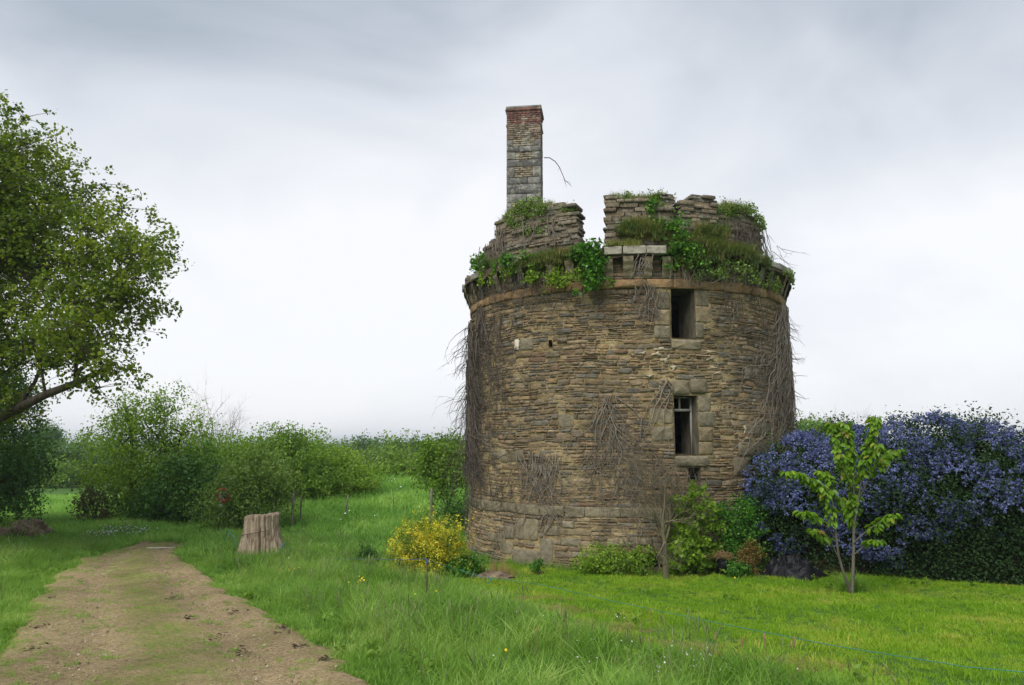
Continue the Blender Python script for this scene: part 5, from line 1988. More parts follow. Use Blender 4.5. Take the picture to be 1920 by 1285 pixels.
def ceanothus(name, label, px0, lobs, seed, nc, nb):
    rng = np.random.default_rng(seed)
    lob = np.array([L(a_, b_, r_, yc(a_) + 0.35 + dy, 1.0) for a_, b_, r_, dy in lobs])
    b_ = base_at(px0, yc(px0) + 1.6)
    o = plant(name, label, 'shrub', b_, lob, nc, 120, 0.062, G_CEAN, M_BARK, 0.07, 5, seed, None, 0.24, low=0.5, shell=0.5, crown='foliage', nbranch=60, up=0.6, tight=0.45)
    # blossom heads on the outer skin
    A = lob[:, 3] ** 2
    heads = []
    while len(heads) < nb:
        i = rng.choice(len(lob), p=A / A.sum())
        d = unit(rng.normal(0, 1, 3))
        if d[1] > 0.55 or d[2] < -0.75:
            continue
        p = lob[i, :3] + d * lob[i, 3:] * rng.uniform(0.88, 1.1)
        q = ((p - lob[:, :3]) / lob[:, 3:])
        if (np.delete((q ** 2).sum(1), i) < 0.72).any():
            continue
        s_ = smooth_noise(np.array([p[0] * 1.5]), np.array([p[2] * 1.5]), 2.2, 3)[0]
        if rng.uniform() > 0.42 + 1.0 * s_ + 0.25 * d[2]:
            continue
        heads.append((p, d))
    H = np.array([h[0] for h in heads])
    D = unit(np.array([h[1] for h in heads]) + rng.normal(0, 0.35, (len(heads), 3)) + [0, 0, 0.3])
    m_ = 12
    t = rng.uniform(0, 1, (len(H), m_))
    off = rng.normal(0, 1, (len(H), m_, 3)) * (0.028 * (1.3 - t))[:, :, None]
    hs = rng.uniform(0.55, 1.45, len(H))[:, None, None]
    P = (H[:, None] + D[:, None] * (t[:, :, None] * 0.09) * hs + off * hs).reshape(-1, 3)
    V_, q_ = leaf_quads(P, 0.042, rng, up=0.0, out=np.repeat(D, m_, 0), outw=0.8, aspect=0.95)
    tn = 0.5 + np.repeat(rng.normal(0, 0.16, len(H)), m_) + rng.normal(0, 0.12, len(P))
    link('blossom', mesh_np('blossom', V_, q_, {'tint': np.clip(tn, 0, 1)}), G_BLUE, o)
    return o


ceanothus('ceanothus', 'blue flowering ceanothus shrub drooping beside the right wall of the tower', 1480,
          [(1452, 905, 50, 0), (1448, 975, 42, 0), (1500, 868, 50, .2), (1490, 950, 50, -.1), (1478, 1012, 28, 0), (1530, 900, 55, 0), (1540, 850, 38, .3), (1555, 960, 45, 0), (1425, 945, 26, .1)], 71, 230, 2100)
ceanothus('ceanothus', 'long mound of blue flowering ceanothus filling the right side behind the cherry tree', 1750,
          [(1600, 860, 55, .2), (1610, 930, 60, 0), (1560, 1035, 20, -.1), (1600, 1010, 40, 0), (1655, 1010, 40, -.1), (1680, 1045, 22, 0), (1665, 900, 70, 0), (1700, 850, 60, .2), (1760, 850, 66, .2), (1735, 930, 60, 0),
           (1800, 900, 75, .1), (1850, 860, 62, .2), (1790, 960, 40, 0), (1880, 920, 75, 0), (1860, 975, 34, 0), (1905, 985, 30, 0), (1725, 985, 30, -.1), (1770, 1000, 20, -.1), (1820, 985, 26, -.1), (1930, 870, 60, .3), (1950, 940, 60, 0), (2020, 900, 80, .2), (2080, 930, 80, .2)], 72, 850, 5400)

# garden wall under the ceanothus
M_DWALL = mat_stone('dark rubble wall stone', lichen=0.2, mott=0.0)
M_BRICK = None
wa = np.array([*base_at(1415, 19.3)[:2]])
wb = np.array([*base_at(2120, 15.2)[:2]])
wd = (wb - wa) / np.linalg.norm(wb - wa)
wn = np.array([-wd[1], wd[0]])
if wn[1] > 0:
    wn = -wn
WL = np.linalg.norm(wb - wa)
gw = empty('garden_wall', (wa[0], wa[1], 0.1), 'low dark rubble stone garden wall buried under the blue flowering hedge', 'wall')


def gmap(u, v_, d):
    u, v_, d = np.asarray(u, float), np.asarray(v_, float), np.asarray(d, float)
    return np.stack([wa[0] + wd[0] * u + wn[0] * d, wa[1] + wd[1] * u + wn[1] * d, v_ + 0 * u], -1)


V_ = []
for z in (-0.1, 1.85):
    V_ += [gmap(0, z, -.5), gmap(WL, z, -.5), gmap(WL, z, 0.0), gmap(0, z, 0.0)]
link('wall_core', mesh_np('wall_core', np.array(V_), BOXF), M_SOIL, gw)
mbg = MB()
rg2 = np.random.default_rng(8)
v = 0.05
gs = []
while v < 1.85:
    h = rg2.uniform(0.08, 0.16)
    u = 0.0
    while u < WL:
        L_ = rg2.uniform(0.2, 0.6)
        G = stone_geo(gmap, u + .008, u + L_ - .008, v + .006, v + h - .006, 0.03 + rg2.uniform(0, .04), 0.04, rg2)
        c = stone_col(u, v, rg2) * 0.35  # rubble palette scaled down, evenly dark over the whole wall
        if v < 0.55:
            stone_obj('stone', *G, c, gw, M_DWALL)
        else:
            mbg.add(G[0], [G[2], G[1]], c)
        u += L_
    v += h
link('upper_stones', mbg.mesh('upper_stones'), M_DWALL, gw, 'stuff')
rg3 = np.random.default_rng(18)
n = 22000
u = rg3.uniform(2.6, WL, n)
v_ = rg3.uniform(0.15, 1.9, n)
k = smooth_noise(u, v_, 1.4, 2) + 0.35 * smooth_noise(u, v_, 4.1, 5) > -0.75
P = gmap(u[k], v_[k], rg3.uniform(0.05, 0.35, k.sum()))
o = leaf_object('ivy', P, 0.06, G_CEAN, None, 5, 0.1, None, 0.8, 0.4)  # darker leaf material than other ivy puts the hedge's shade into the colour
tag(o, 'dark green ivy covering the garden wall under the long blue hedge, with shade put into its leaf colour', 'ivy')

# cherry tree with large drooping leaves
YC = gp(1597, 1116)[1]
cb = gp(1597, 1112)
cherry = empty('cherry_tree', cb, 'young cherry tree with two thin trunks and big bright green leaves on the lawn', 'tree')


def cp(pts, y0=0.0, y1=0.0):
    n_ = len(pts)
    return np.array([at(a_, b_, YC + y0 + (y1 - y0) * i / max(1, n_ - 1)) for i, (a_, b_) in enumerate(pts)])


limbs = [(cp([(1597, 1116), (1600, 1060), (1601, 1000), (1603, 950), (1598, 880), (1590, 830), (1583, 790)], 0, .15), .036, .008, 0.45),
         (cp([(1602, 985), (1615, 900), (1630, 830), (1642, 778)], 0, -.15), .018, .006, 0.35),
         (cp([(1603, 945), (1635, 890), (1658, 858), (1684, 842)], 0, .35), .014, .005, .3),
         (cp([(1600, 1018), (1630, 992), (1658, 975), (1676, 962)], 0, -.3), .013, .005, .3),
         (cp([(1595, 1110), (1580, 1070), (1572, 1040), (1566, 990), (1555, 950), (1540, 912), (1518, 898), (1490, 886), (1474, 884)], 0, -.2), .028, .005, .35),
         (cp([(1569, 1012), (1540, 978), (1515, 962), (1500, 958)], -.05, -.4), .012, .005, .3),
         (cp([(1566, 990), (1560, 930), (1555, 900), (1540, 882)], -.1, .3), .012, .005, .3),
         (cp([(1598, 880), (1575, 850), (1562, 810), (1560, 792)], .1, .3), .012, .005, .3),
         (cp([(1600, 930), (1582, 880), (1575, 850)], 0, -.4), .012, .005, .3),
         (cp([(1602, 1040), (1630, 1015), (1648, 1012)], 0, -.2), .010, .005, .4),
         (cp([(1574, 1050), (1560, 1020), (1535, 1000), (1525, 990)], 0, .3), .010, .004, .4),
         (cp([(1603, 1000), (1590, 960), (1575, 930)], 0, .35), .010, .004, .2),
         (cp([(1600, 900), (1618, 870), (1640, 850), (1645, 830)], 0, -.3), .010, .004, .3)]
mb = MB()
leafpos = []
rq = np.random.default_rng(77)
for P, r0_, r1_, st in limbs:
    # smooth
    t_ = np.linspace(0, len(P) - 1, len(P) * 4)
    Q = np.stack([np.interp(t_, np.arange(len(P)), P[:, i]) for i in range(3)], 1)
    mb.add(*tube(Q, np.linspace(r0_, r1_, len(Q)), 7))
    Lt = np.linalg.norm(np.diff(Q, axis=0), axis=1).sum()
    nl = int(Lt * (1 - st) * 150) + 24
    for _ in range(nl):
        f = st + (1 - st) * rq.uniform() ** 0.75
        j = f * (len(Q) - 1)
        i = int(j)
        i2 = min(i + 1, len(Q) - 1)
        p = Q[i] * (1 - (j - i)) + Q[i2] * (j - i)
        leafpos.append((p, f))
link('trunk', mb.mesh('trunk', smooth=True), M_BARKG, cherry)


def cherry_leaf(tint):
    V_ = []
    prof = [(0, 0.0), (0.18, 0.20), (0.45, 0.27), (0.72, 0.2), (1.0, 0.0)]
    for t_, w_ in prof:
        z_ = -0.28 * t_ * t_
        if w_ == 0:
            V_.append((t_, 0, z_))
        else:
            V_ += [(t_, -w_, z_ + 0.08), (t_, 0, z_), (t_, w_, z_ + 0.08)]
    F3 = [[0, 2, 1], [0, 3, 2], [7, 8, 10], [8, 9, 10]]
    F4 = [[1, 2, 5, 4], [2, 3, 6, 5], [4, 5, 8, 7], [5, 6, 9, 8]]
    return np.array(V_, float), np.array(F3), np.array(F4)


clm = []
for t_ in (0.2, 0.4, 0.55, 0.7, 0.95):
    V_, f3, f4 = cherry_leaf(t_)
    me = mesh_np('cherry_leaf', V_, [f3, f4], {'tint': np.full(8, t_)}, smooth=True)
    me.materials.append(G_CHERRY)
    clm.append(me)
mrest = MB()
rest_t = []
order = rq.permutation(len(leafpos))
for q_i, li in enumerate(order):
    p, f = leafpos[li]
    az_ = rq.uniform(0, 2 * math.pi)
    pitch_ = rq.uniform(0.15, 1.15)
    M_ = Matrix.Rotation(az_, 3, 'Z') @ Matrix.Rotation(pitch_, 3, 'Y') @ Matrix.Rotation(rq.normal(0, 0.5), 3, 'X')
    s_ = rq.uniform(0.085, 0.15)
    st_ = M_ @ Vector((0.03, 0, 0.0))
    pp = p + np.array(st_) + np.array([math.cos(az_), math.sin(az_), 0.2]) * rq.uniform(0.0, 0.05)
    ti = rq.choice(5, p=[.22, .3, .26, .17, .05] if f < 0.9 else [.1, .2, .3, .25, .15])
    if q_i < 300:
        o = bpy.data.objects.new('leaf', clm[ti])
        scene.collection.objects.link(o)
        o.parent = cherry
        o.matrix_local = Matrix.Translation(Vector(pp - cb)) @ (M_ * s_).to_4x4()
    else:
        V_, f3, f4 = cherry_leaf(0)
        mrest.add((np.array(M_) @ (V_ * s_).T).T + pp, [f3, f4], [0.2, 0.4, .55, .7, .95][ti])
link('small_leaves', mrest.mesh('small_leaves', 'tint', True), G_CHERRY, cherry, 'stuff')
x = RG.normal(cb[0] + .02, .08, 50)
y = RG.normal(cb[1] - .05, .07, 50)
scatter('tall_grass_tuft', np.stack([x, y, zg(x, y)], 1), verge_t, 'tuft of long unmown grass round the cherry tree trunks', (0.8, 1.5))

# ------------------------------------------------------------------ stump, rock, kerb board
sb = gp(484, 1046)
stump = empty('tree_stump', sb, 'tall grey weathered tree stump with a spreading root beside the track', 'stump')
M_STUMP = None


def mat_stump():
    m, nt, out = new_mat('weathered stump wood')
    n = noise(nt, 14.0, 6, 0.65, (1, 1, 0.12))
    n2 = noise(nt, 5.0, 6, 0.65, (1, 1, 0.4))
    f = mth(nt, 'ADD', mth(nt, 'MULTIPLY', n, 0.8), mth(nt, 'MULTIPLY', n2, 0.4))
    c = ramp(nt, [(0.42, (0.09, 0.06, 0.045)), (0.55, (0.23, 0.17, 0.115)), (0.68, (0.40, 0.325, 0.235)), (0.85, (0.5, 0.44, 0.36))], f)
    finish(nt, out, c, 0.95, bump(nt, f, 1.0, 0.04), 0.1)
    return m


na, nz_ = 160, 30
a_ = np.arange(na) * 2 * math.pi / na
SH = 76 / 1455 * sb[1]
V_ = []
fl = sum(0.014 * RG.uniform(.3, 1) * np.sin(a_ * q_f + RG.uniform(0, 6)) for q_f in (3, 5, 7, 11, 13, 19, 23, 37)) + RG.normal(0, 0.006, na)
for gc in (-2.3, -1.75, -1.35, -0.8, 0.6, 2.2):
    fl = fl - 0.035 * np.exp(-((np.angle(np.exp(1j * (a_ - gc)))) / 0.04) ** 2)
for j in range(nz_):
    t_ = j / (nz_ - 1)
    r_ = 0.445 + 0.07 * (1 - t_) ** 2
    root = 0.50 * (1 - t_) ** 3.2 * np.exp(-((np.angle(np.exp(1j * (a_ + 0.25)))) / 0.36) ** 2) + 0.13 * (1 - t_) ** 3 * (np.cos(a_ * 3 + 2) ** 2) + 0.07 * (1 - t_) ** 2 * np.exp(-((np.angle(np.exp(1j * (a_ - 3.3)))) / 0.5) ** 2)
    z_ = -0.12 + t_ * (SH + 0.12) + (0.045 * np.cos(a_) + 0.02 * np.sin(a_ * 3)) * (t_ ** 4)
    rr_ = r_ + np.roll(fl, int(2 * math.sin(t_ * 5))) * (0.6 + 0.8 * (1 - t_)) + root + RG.normal(0, 0.006, na)
    V_.append(np.stack([sb[0] + rr_ * np.cos(a_) - 0.03, sb[1] + 0.3 + rr_ * np.sin(a_), sb[2] + z_], 1))
for k_, f_ in enumerate((0.9, 0.6, 0.3)):
    v0_ = V_[nz_ - 1].copy()
    c_ = v0_.mean(0)
    v0_ = c_ + (v0_ - c_) * f_
    v0_[:, 2] += -0.015 + RG.normal(0, 0.01, na)
    V_.append(v0_)
tot = nz_ + 3
V_ = np.concatenate(V_)
j = np.arange(na)
Fq = np.concatenate([np.stack([k_ * na + j, k_ * na + (j + 1) % na, (k_ + 1) * na + (j + 1) % na, (k_ + 1) * na + j], 1) for k_ in range(tot - 1)])
me = mesh_np('stump_wood', V_, [Fq, ((tot - 1) * na + j)[None]], smooth=True)
link('stump_wood', me, mat_stump(), stump)
M_WIRE = mat_simple('rusty wire', (0.05, 0.035, 0.03), (0.10, 0.07, 0.055), 30)
P = []
for t_ in np.linspace(-2.95, -0.9, 26):
    r_ = 0.475 + 0.035
    P.append([sb[0] - .03 + r_ * math.cos(t_), sb[1] + .3 + r_ * math.sin(t_), sb[2] + SH * (0.50 + 0.16 * (t_ + 2.95) / 2.0)])
link('wire_band', (lambda m_: (m_.add(*tube(np.array(P), 0.008, 5)), m_.mesh('wire_band'))[1])(MB()), M_WIRE, stump)


def lump(name, c, r, seed, mat, parent=None, nu=40, nv=22, amp=0.25, flat=0.6):
    rng = np.random.default_rng(seed)
    th = np.arange(nu) * 2 * math.pi / nu
    V_ = []
    ph = rng.uniform(0, 6, 12)
    for j_ in range(nv):
        el = -math.pi / 2 + math.pi * (j_ + 0.5) / nv
        d = np.stack([np.cos(th) * math.cos(el), np.sin(th) * math.cos(el), np.full(nu, math.sin(el))], 1)
        n_ = sum(np.sin(d @ rng2) for rng2 in [])if False else 0
        w = (np.sin(d[:, 0] * 3 + ph[0]) * np.sin(d[:, 2] * 4 + ph[1]) + 0.6 * np.sin(d[:, 1] * 6 + ph[2] + d[:, 2] * 5) + 0.45 * np.sin(d[:, 0] * 11 + ph[3]) * np.cos(d[:, 2] * 13 + ph[4]) + 0.3 * np.sin(d[:, 0] * 21 + ph[5] + d[:, 1] * 17))
        w = w + rng.normal(0, 0.12, nu)
        V_.append(np.asarray(c) + d * np.asarray(r) * (1 + amp * 0.6 * w)[:, None])
    V_ = np.concatenate(V_)
    j = np.arange(nu)
    Fq = np.concatenate([np.stack([k_ * nu + j, k_ * nu + (j + 1) % nu, (k_ + 1) * nu + (j + 1) % nu, (k_ + 1) * nu + j], 1) for k_ in range(nv - 1)])
    me = mesh_np(name, V_, [Fq, j[::-1][None], ((nv - 1) * nu + j)[None]], smooth=False)
    return link(name, me, mat, parent)


M_ROOT = mat_simple('earthy root mass', (0.07, 0.045, 0.03), (0.24, 0.18, 0.13), 5, 0.95, 1.0, dist=0.05)
rb = gp(38, 1014)
o = empty('uprooted_stump', rb, 'reddish brown uprooted stump lying in the grass at the left edge', 'stump')
lump('root_mass', rb + [0.05, 0.35, 0.28], (0.62, 0.45, 0.36), 4, M_ROOT, o)
lump('root_mass', rb + [-0.75, 0.25, 0.12], (0.42, 0.35, 0.26), 5, M_ROOT, o)
n = 500
P = rb + np.stack([RG.normal(-.1, .3, n), RG.normal(.3, .25, n), RG.normal(.48, .09, n)], 1)
leaf_object('moss', P, 0.06, G_GREY, o, 9, kind='stuff')
# pale board across the end of the track
p0, p1 = gp(276, 1033), gp(327, 1032)
p0, p1 = p0 + [0, 0, .075], p1 + [0, 0, .075]
c_ = (p0 + p1) / 2
v8, f8 = box(c_[0], c_[1], c_[2], np.linalg.norm(p1 - p0), 0.10, 0.03, math.atan2(p1[1] - p0[1], p1[0] - p0[0]))
o = link('pale_board', mesh_np('pale_board', v8, f8), mat_simple('weathered pale wood', (0.4, 0.34, 0.26), (0.62, 0.56, 0.46), 20))
tag(o, 'pale wooden board lying across the far end of the track', 'board')

# road sign half hidden in the willow bush
sg = at(418, 929, 26.35)
sgb = np.array([sg[0], 26.35, float(zg(sg[0], 26.35))])
sign = empty('road_sign', sgb, 'round red rimmed road sign half hidden in the willow bush', 'road sign')
M_RED = mat_simple('faded red sign paint', (0.32, 0.035, 0.03), (0.42, 0.06, 0.05), 20, 0.5)
M_WHITE = mat_simple('dirty white sign face', (0.25, 0.22, 0.19), (0.4, 0.36, 0.32), 10, 0.6)
M_METAL = mat_simple('galvanised steel', (0.25, 0.26, 0.26), (0.38, 0.39, 0.39), 10, 0.5)


def disc(name, c, r0_, r1_, y, th_, mat, parent, n_=40):
    a_ = np.arange(n_) * 2 * math.pi / n_
    V_ = []
    for rr__, yy in ((r0_, y), (r1_, y), (r1_, y + th_), (r0_, y + th_)):
        V_.append(np.stack([c[0] + rr__ * np.cos(a_), np.full(n_, yy), c[2] + rr__ * np.sin(a_)], 1))
    V_ = np.concatenate(V_)
    j = np.arange(n_)
    j2 = (j + 1) % n_
    Fq = np.concatenate([np.stack([k_ * n_ + j, k_ * n_ + j2, ((k_ + 1) % 4) * n_ + j2, ((k_ + 1) % 4) * n_ + j], 1) for k_ in range(4)])
    return link(name, mesh_np(name, V_, Fq), mat, parent)


disc('sign_face', sg, 0.002, 0.20, 26.35, 0.006, M_WHITE, sign)
disc('sign_rim', sg, 0.165, 0.26, 26.34, 0.03, M_RED, sign)
v8, f8 = box(0, 0, 0, 0.36, 0.008, 0.05)
ca, sa = math.cos(-0.8), math.sin(-0.8)
v8 = np.stack([v8[:, 0] * ca - v8[:, 2] * sa + sg[0], v8[:, 1] + 26.342, v8[:, 0] * sa + v8[:, 2] * ca + sg[2]], 1)
link('diagonal_bar', mesh_np('diagonal_bar', v8, f8), mat_simple('dark red sign paint', (0.12, 0.03, 0.03), (0.18, 0.045, 0.04), 20, 0.5), sign)
link('small_plate', mesh_np('small_plate', *box(sg[0] - .05, 26.35, sg[2] - 0.36, 0.14, 0.012, 0.14)), mat_simple('white plate', (0.5, 0.52, 0.5), (0.65, 0.67, 0.65), 10), sign)
link('post', (lambda m_: (m_.add(*tube(np.array([[sg[0], 26.4, sgb[2] - .1], [sg[0], 26.4, sg[2] + .2]]), 0.03, 10)), m_.mesh('post'))[1])(MB()), M_METAL, sign)

# fence posts in the meadow
PG = 'old fence posts in the meadow'
M_POST = mat_bark('old fence post wood', (0.09, 0.075, 0.06), (0.24, 0.205, 0.17))
for i_, (x0, y0, x1, y1, Y, r_, lb) in enumerate([(549, 966, 551, 922, 27.5, .055, 'grey upright fence post right of the willow bush'), (517, 960, 519, 925, 28.5, .045, 'pale fence post half hidden by the willow bush'), (645, 958, 653, 928, 29, .028, 'thin leaning stake below the brown mound'),
                                                   (739, 955, 738, 928, 30, .018, 'thin straight rod standing in the middle of the meadow'), (810, 968, 809, 917, 27, .045, 'dark fence post left of the slender tree'), (833, 1000, 832, 975, 26, .02, 'thin stake in the shade before the slender tree'), (563, 962, 566, 930, 28.5, .03, 'slightly leaning thin post right of the grey upright post')]):
    a3, b3 = at(x0, y0, Y), at(x1, y1, Y)
    a3[2] = min(a3[2], float(zg(a3[0], a3[1]))) - 0.15
    m_ = MB()
    pts = np.linspace(a3, b3, 5)
    pts[1:4] += RG.normal(0, 0.006, (3, 3))
    m_.add(*tube(pts, [r_, r_, r_ * .97, r_ * .95, r_ * .9], 8))
    V_, q_ = m_.V[0], None
    m_.F.setdefault(8, []).append((np.arange(8) + 32)[None])
    o = link('fence_post', m_.mesh('fence_post'), M_POST)
    tag(o, lb, 'fence post', PG)
lump('earth_mound', at(656, 922, 41) + [0, 0, -0.1], (1.0, .8, .35), 9, M_ROOT)
tag(bpy.data.objects['earth_mound'], 'small reddish brown mound of earth on the meadow crest', 'mound')

# stake with cord
st0 = gp(799, 1131)
st1 = at(801, 1048, st0[1])
M_RUST = mat_simple('rusty iron', (0.06, 0.035, 0.028), (0.16, 0.085, 0.06), 30)
o = empty('iron_stake', st0, 'thin rusty iron stake with a blue wrapped top on the verge', 'stake')
m_ = MB()
m_.add(*tube(np.array([st0 - [0, 0, .1], (st0 + st1) / 2 + [.006, 0, 0], st1]), 0.012, 6))
link('rod', m_.mesh('rod'), M_RUST, o)
M_BLUE = mat_simple('blue plastic twine', (0.06, 0.09, 0.16), (0.11, 0.15, 0.24), 30, 0.6)
M_TEAL = mat_simple('teal plastic twine', (0.03, 0.15, 0.14), (0.06, 0.25, 0.22), 30, 0.6)
m_ = MB()
t_ = np.linspace(0, 30, 90)
m_.add(*tube(np.stack([st1[0] + .022 * np.cos(t_), st1[1] + .022 * np.sin(t_), st1[2] - .01 - .07 * t_ / 30], 1), 0.007, 5))
link('twine_wrap', m_.mesh('twine_wrap'), M_BLUE, o)


def cord(name, label, pts, r_, mat, sag=0.0, cat='cord'):
    m_ = MB()
    pts = np.array(pts)
    n_ = 14
    Q = []
    for i in range(len(pts) - 1):
        t_ = np.linspace(0, 1, n_, endpoint=False)[:, None]
        q_ = pts[i] * (1 - t_) + pts[i + 1] * t_
        q_[:, 2] -= (sag * 4 * t_ * (1 - t_))[:, 0]
        Q.append(q_)
    Q.append(pts[-1:])
    Q = np.concatenate(Q)
    Q = Q + RG.normal(0, 0.0015, Q.shape)
    m_.add(*tube(Q, r_, 5))
    o_ = link(name, m_.mesh(name), mat)
    tag(o_, label, cat)
    return o_


clip = gp(921, 1096) + [0, 0, 0.02]
ctop = at(917, 1084, clip[1])
cord('guide_cord', 'blue green cord stretched from the rusty stake to the teal peg', [st1, at(860, 1068, 16.6), ctop], 0.006, M_TEAL, 0.02)
far_e = [ctop, gp(1000, 1105) + [0, 0, .12], gp(1150, 1142) + [0, 0, .12], gp(1350, 1190) + [0, 0, .14], gp(1560, 1237) + [0, 0, .15], gp(1810, 1284) + [0, 0, .16], gp(1950, 1284) * [1.3, 0.8, 1] + [0, 0, .3]]
cord('guide_cord', 'long teal cord running low over the lawn to the bottom right', far_e, 0.004, M_TEAL, 0.0)
cord('guide_cord', 'thin grey cord from the stump past the round shrub to the stake', [at(518, 1020, sb[1]), at(600, 1045, 20.5), at(700, 1048, 18.2), st1], 0.005, M_BLUE, 0.02)
cord('guide_cord', 'teal frayed cord tied at the left of the stump', [at(443, 1024, sb[1]), at(440, 1008, sb[1]), at(427, 994, 22.4), at(420, 1015, 22.6)], 0.012, M_TEAL, 0.01)
cord('guide_cord', 'teal frayed cord knotted at the root of the stump', [at(531, 1042, sb[1]), at(528, 1022, sb[1]), at(536, 1018, sb[1]), at(524, 1030, sb[1])], 0.012, M_TEAL, 0.01)
v8, f8 = box(0, 0, 0, 0.035, 0.03, 0.17)
v8 = v8 @ np.array(Matrix.Rotation(0.45, 3, 'Y')).T + (clip + ctop) / 2
o = link('teal_peg', mesh_np('teal_peg', v8, f8), M_TEAL)
tag(o, 'small leaning teal plastic peg at the far edge of the lawn', 'peg')
P = base_at(925, 17.6)
lump('soil_pile', P + [0, 0, 0.02], (0.42, 0.25, 0.1), 12, M_ROOT)
tag(bpy.data.objects['soil_pile'], 'low pile of brown cuttings at the lawn edge before the tower', 'pile')
straw_t = [tuft_mesh('straw_tuft', 14, 0.1, 0.32, 0.010, 0.25, GR_STRAW, rt, 2) for _ in range(2)]
x = np.concatenate([RG.uniform(-0.75, 0.45, 26)]) + base_at(935, 18.1)[0]
y = 18.05 + RG.uniform(-.15, .15, 26)
scatter('dry_stalks', np.stack([x, y, zg(x, y)], 1), straw_t, 'dry brown plant stalks standing at the left foot of the tower', (0.6, 1.2))
# weeds along the tower foot
th = RG.uniform(-1.5, 1.4, 260)
r_ = TR + 0.12 + np.abs(RG.normal(0.06, .12, 260))
P = tw(th, r_, 0.0)
P[:, 2] = zg(P[:, 0], P[:, 1])
scatter('foot_grass', P, verge_t, 'taller grass and weeds along the foot of the tower', (0.35, 0.95))

# straw heap on black sack, black plastic heap
M_PLAST = mat_simple('black plastic sheet', (0.005, 0.005, 0.007), (0.011, 0.011, 0.014), 4, 0.55, 0.2, spec=0.2)
sbp = base_at(1352, 17.7)
o = empty('plant_sack', sbp, 'small black sack topped with orange brown straw beside the leafy shrubs', 'sack')
lump('sack_body', sbp + [0, 0.05, 0.18], (0.17, 0.16, 0.22), 21, M_PLAST, o, 28, 16, 0.15)
m_ = MB()
for _ in range(240):
    a_ = RG.uniform(0, 6.28)
    c_ = sbp + [RG.normal(-.08, .13), RG.normal(0, .1), 0.44 + RG.normal(0, .035)]
    m_.add(*tube(curve_pts(c_, c_ + [math.cos(a_) * .13, math.sin(a_) * .08, RG.normal(-.02, .03)], [0, 0, .02], 4), 0.005, 3))
link('straw', m_.mesh('straw'), GR_STRAW, o, 'stuff')
tp_ = [base_at(1425, 18.2), base_at(1520, 17.3)]
nx2, ny2 = 90, 50
gx, gy = np.meshgrid(np.linspace(0, 1, nx2), np.linspace(0, 1, ny2))
dv = tp_[1][:2] - tp_[0][:2]
nv_ = np.array([-dv[1], dv[0]]) / np.linalg.norm(dv)
X = tp_[0][0] + dv[0] * gx + nv_[0] * (gy - .3) * 1.1
Y_ = tp_[0][1] + dv[1] * gx + nv_[1] * (gy - .3) * 1.1
prof = np.sin(np.pi * gx) ** 0.6 * np.sin(np.pi * np.clip(gy * 1.1, 0, 1)) ** 0.7
H_ = 0.42 * prof * (0.75 + 0.5 * smooth_noise(gx * 5, gy * 4, 1.6, 3))
from mathutils import noise as mn
fold = np.array([[0.16 * (1 - abs(mn.noise((a_ * 5 + b_ * 2, b_ * 3, 1.3)) * 2.2)) + 0.07 * (1 - abs(mn.noise((a_ * 13 - b_ * 6, b_ * 9, 4.3)) * 2)) + 0.03 * mn.noise((a_ * 30, b_ * 26, 2)) for a_, b_ in zip(ra, rb_)] for ra, rb_ in zip(gx, gy)])
Z_ = zg(X, Y_) + 0.02 + H_ + fold * prof
V_ = np.stack([X, Y_, Z_], -1).reshape(-1, 3)
i = (np.arange(ny2 - 1)[:, None] * nx2 + np.arange(nx2 - 1)[None]).ravel()
me = mesh_np('plastic_heap', V_, np.stack([i, i + 1, i + nx2 + 1, i + nx2], 1), smooth=True)
o = link('plastic_heap', me, M_PLAST)
tag(o, 'crumpled black plastic sheeting heaped under the blue hedge next to the tower', 'plastic sheet')

# ------------------------------------------------------------------ small flowers, pebbles, debris
def flowers(name, label, spots, r_, col, seed, cat='flowers', hgt=0.2):
    rng = np.random.default_rng(seed)
    m_ = MB()
    ms = MB()
    for (px, py, n_, sx, sy) in spots:
        g_ = gp(px, py)
        for _ in range(n_):
            p = g_ + [rng.normal(0, sx), rng.normal(0, sy), 0]
            p[2] = float(zg(p[0], p[1]))
            h = hgt * rng.uniform(0.7, 1.2)
            t = p + [rng.normal(0, .02), rng.normal(0, .02), h]
            ms.add(*tube(np.array([p, (p + t) / 2 + [.005, 0, 0], t]), 0.0025, 3), )
            k_ = 6
            nr = unit(np.array([rng.normal(0, .4), -0.5 + rng.normal(0, .3), 0.8]))
            tx = unit(np.cross(nr, [0.3, 0.2, 1]))
            ty = np.cross(nr, tx)
            a_ = np.arange(k_) * 2 * math.pi / k_
            rr__ = r_ * rng.uniform(.7, 1.2)
            ring = t + rr__ * (np.cos(a_)[:, None] * tx + np.sin(a_)[:, None] * ty) + nr * rr__ * .4
            V_ = np.concatenate([ring, (t + nr * rr__ * .1)[None], (t - nr * rr__ * .3)[None]])
            j = np.arange(k_)
            m_.add(V_, np.concatenate([np.stack([j, (j + 1) % k_, np.full(k_, k_)], 1), np.stack([(j + 1) % k_, j, np.full(k_, k_ + 1)], 1)]))
    o_ = empty(name, gp(spots[0][0], spots[0][1]), label, cat)
    link('petals', m_.mesh('petals'), col, o_, 'stuff')
    link('stems', ms.mesh('stems'), M_TWIG, o_, 'stuff')
    return o_


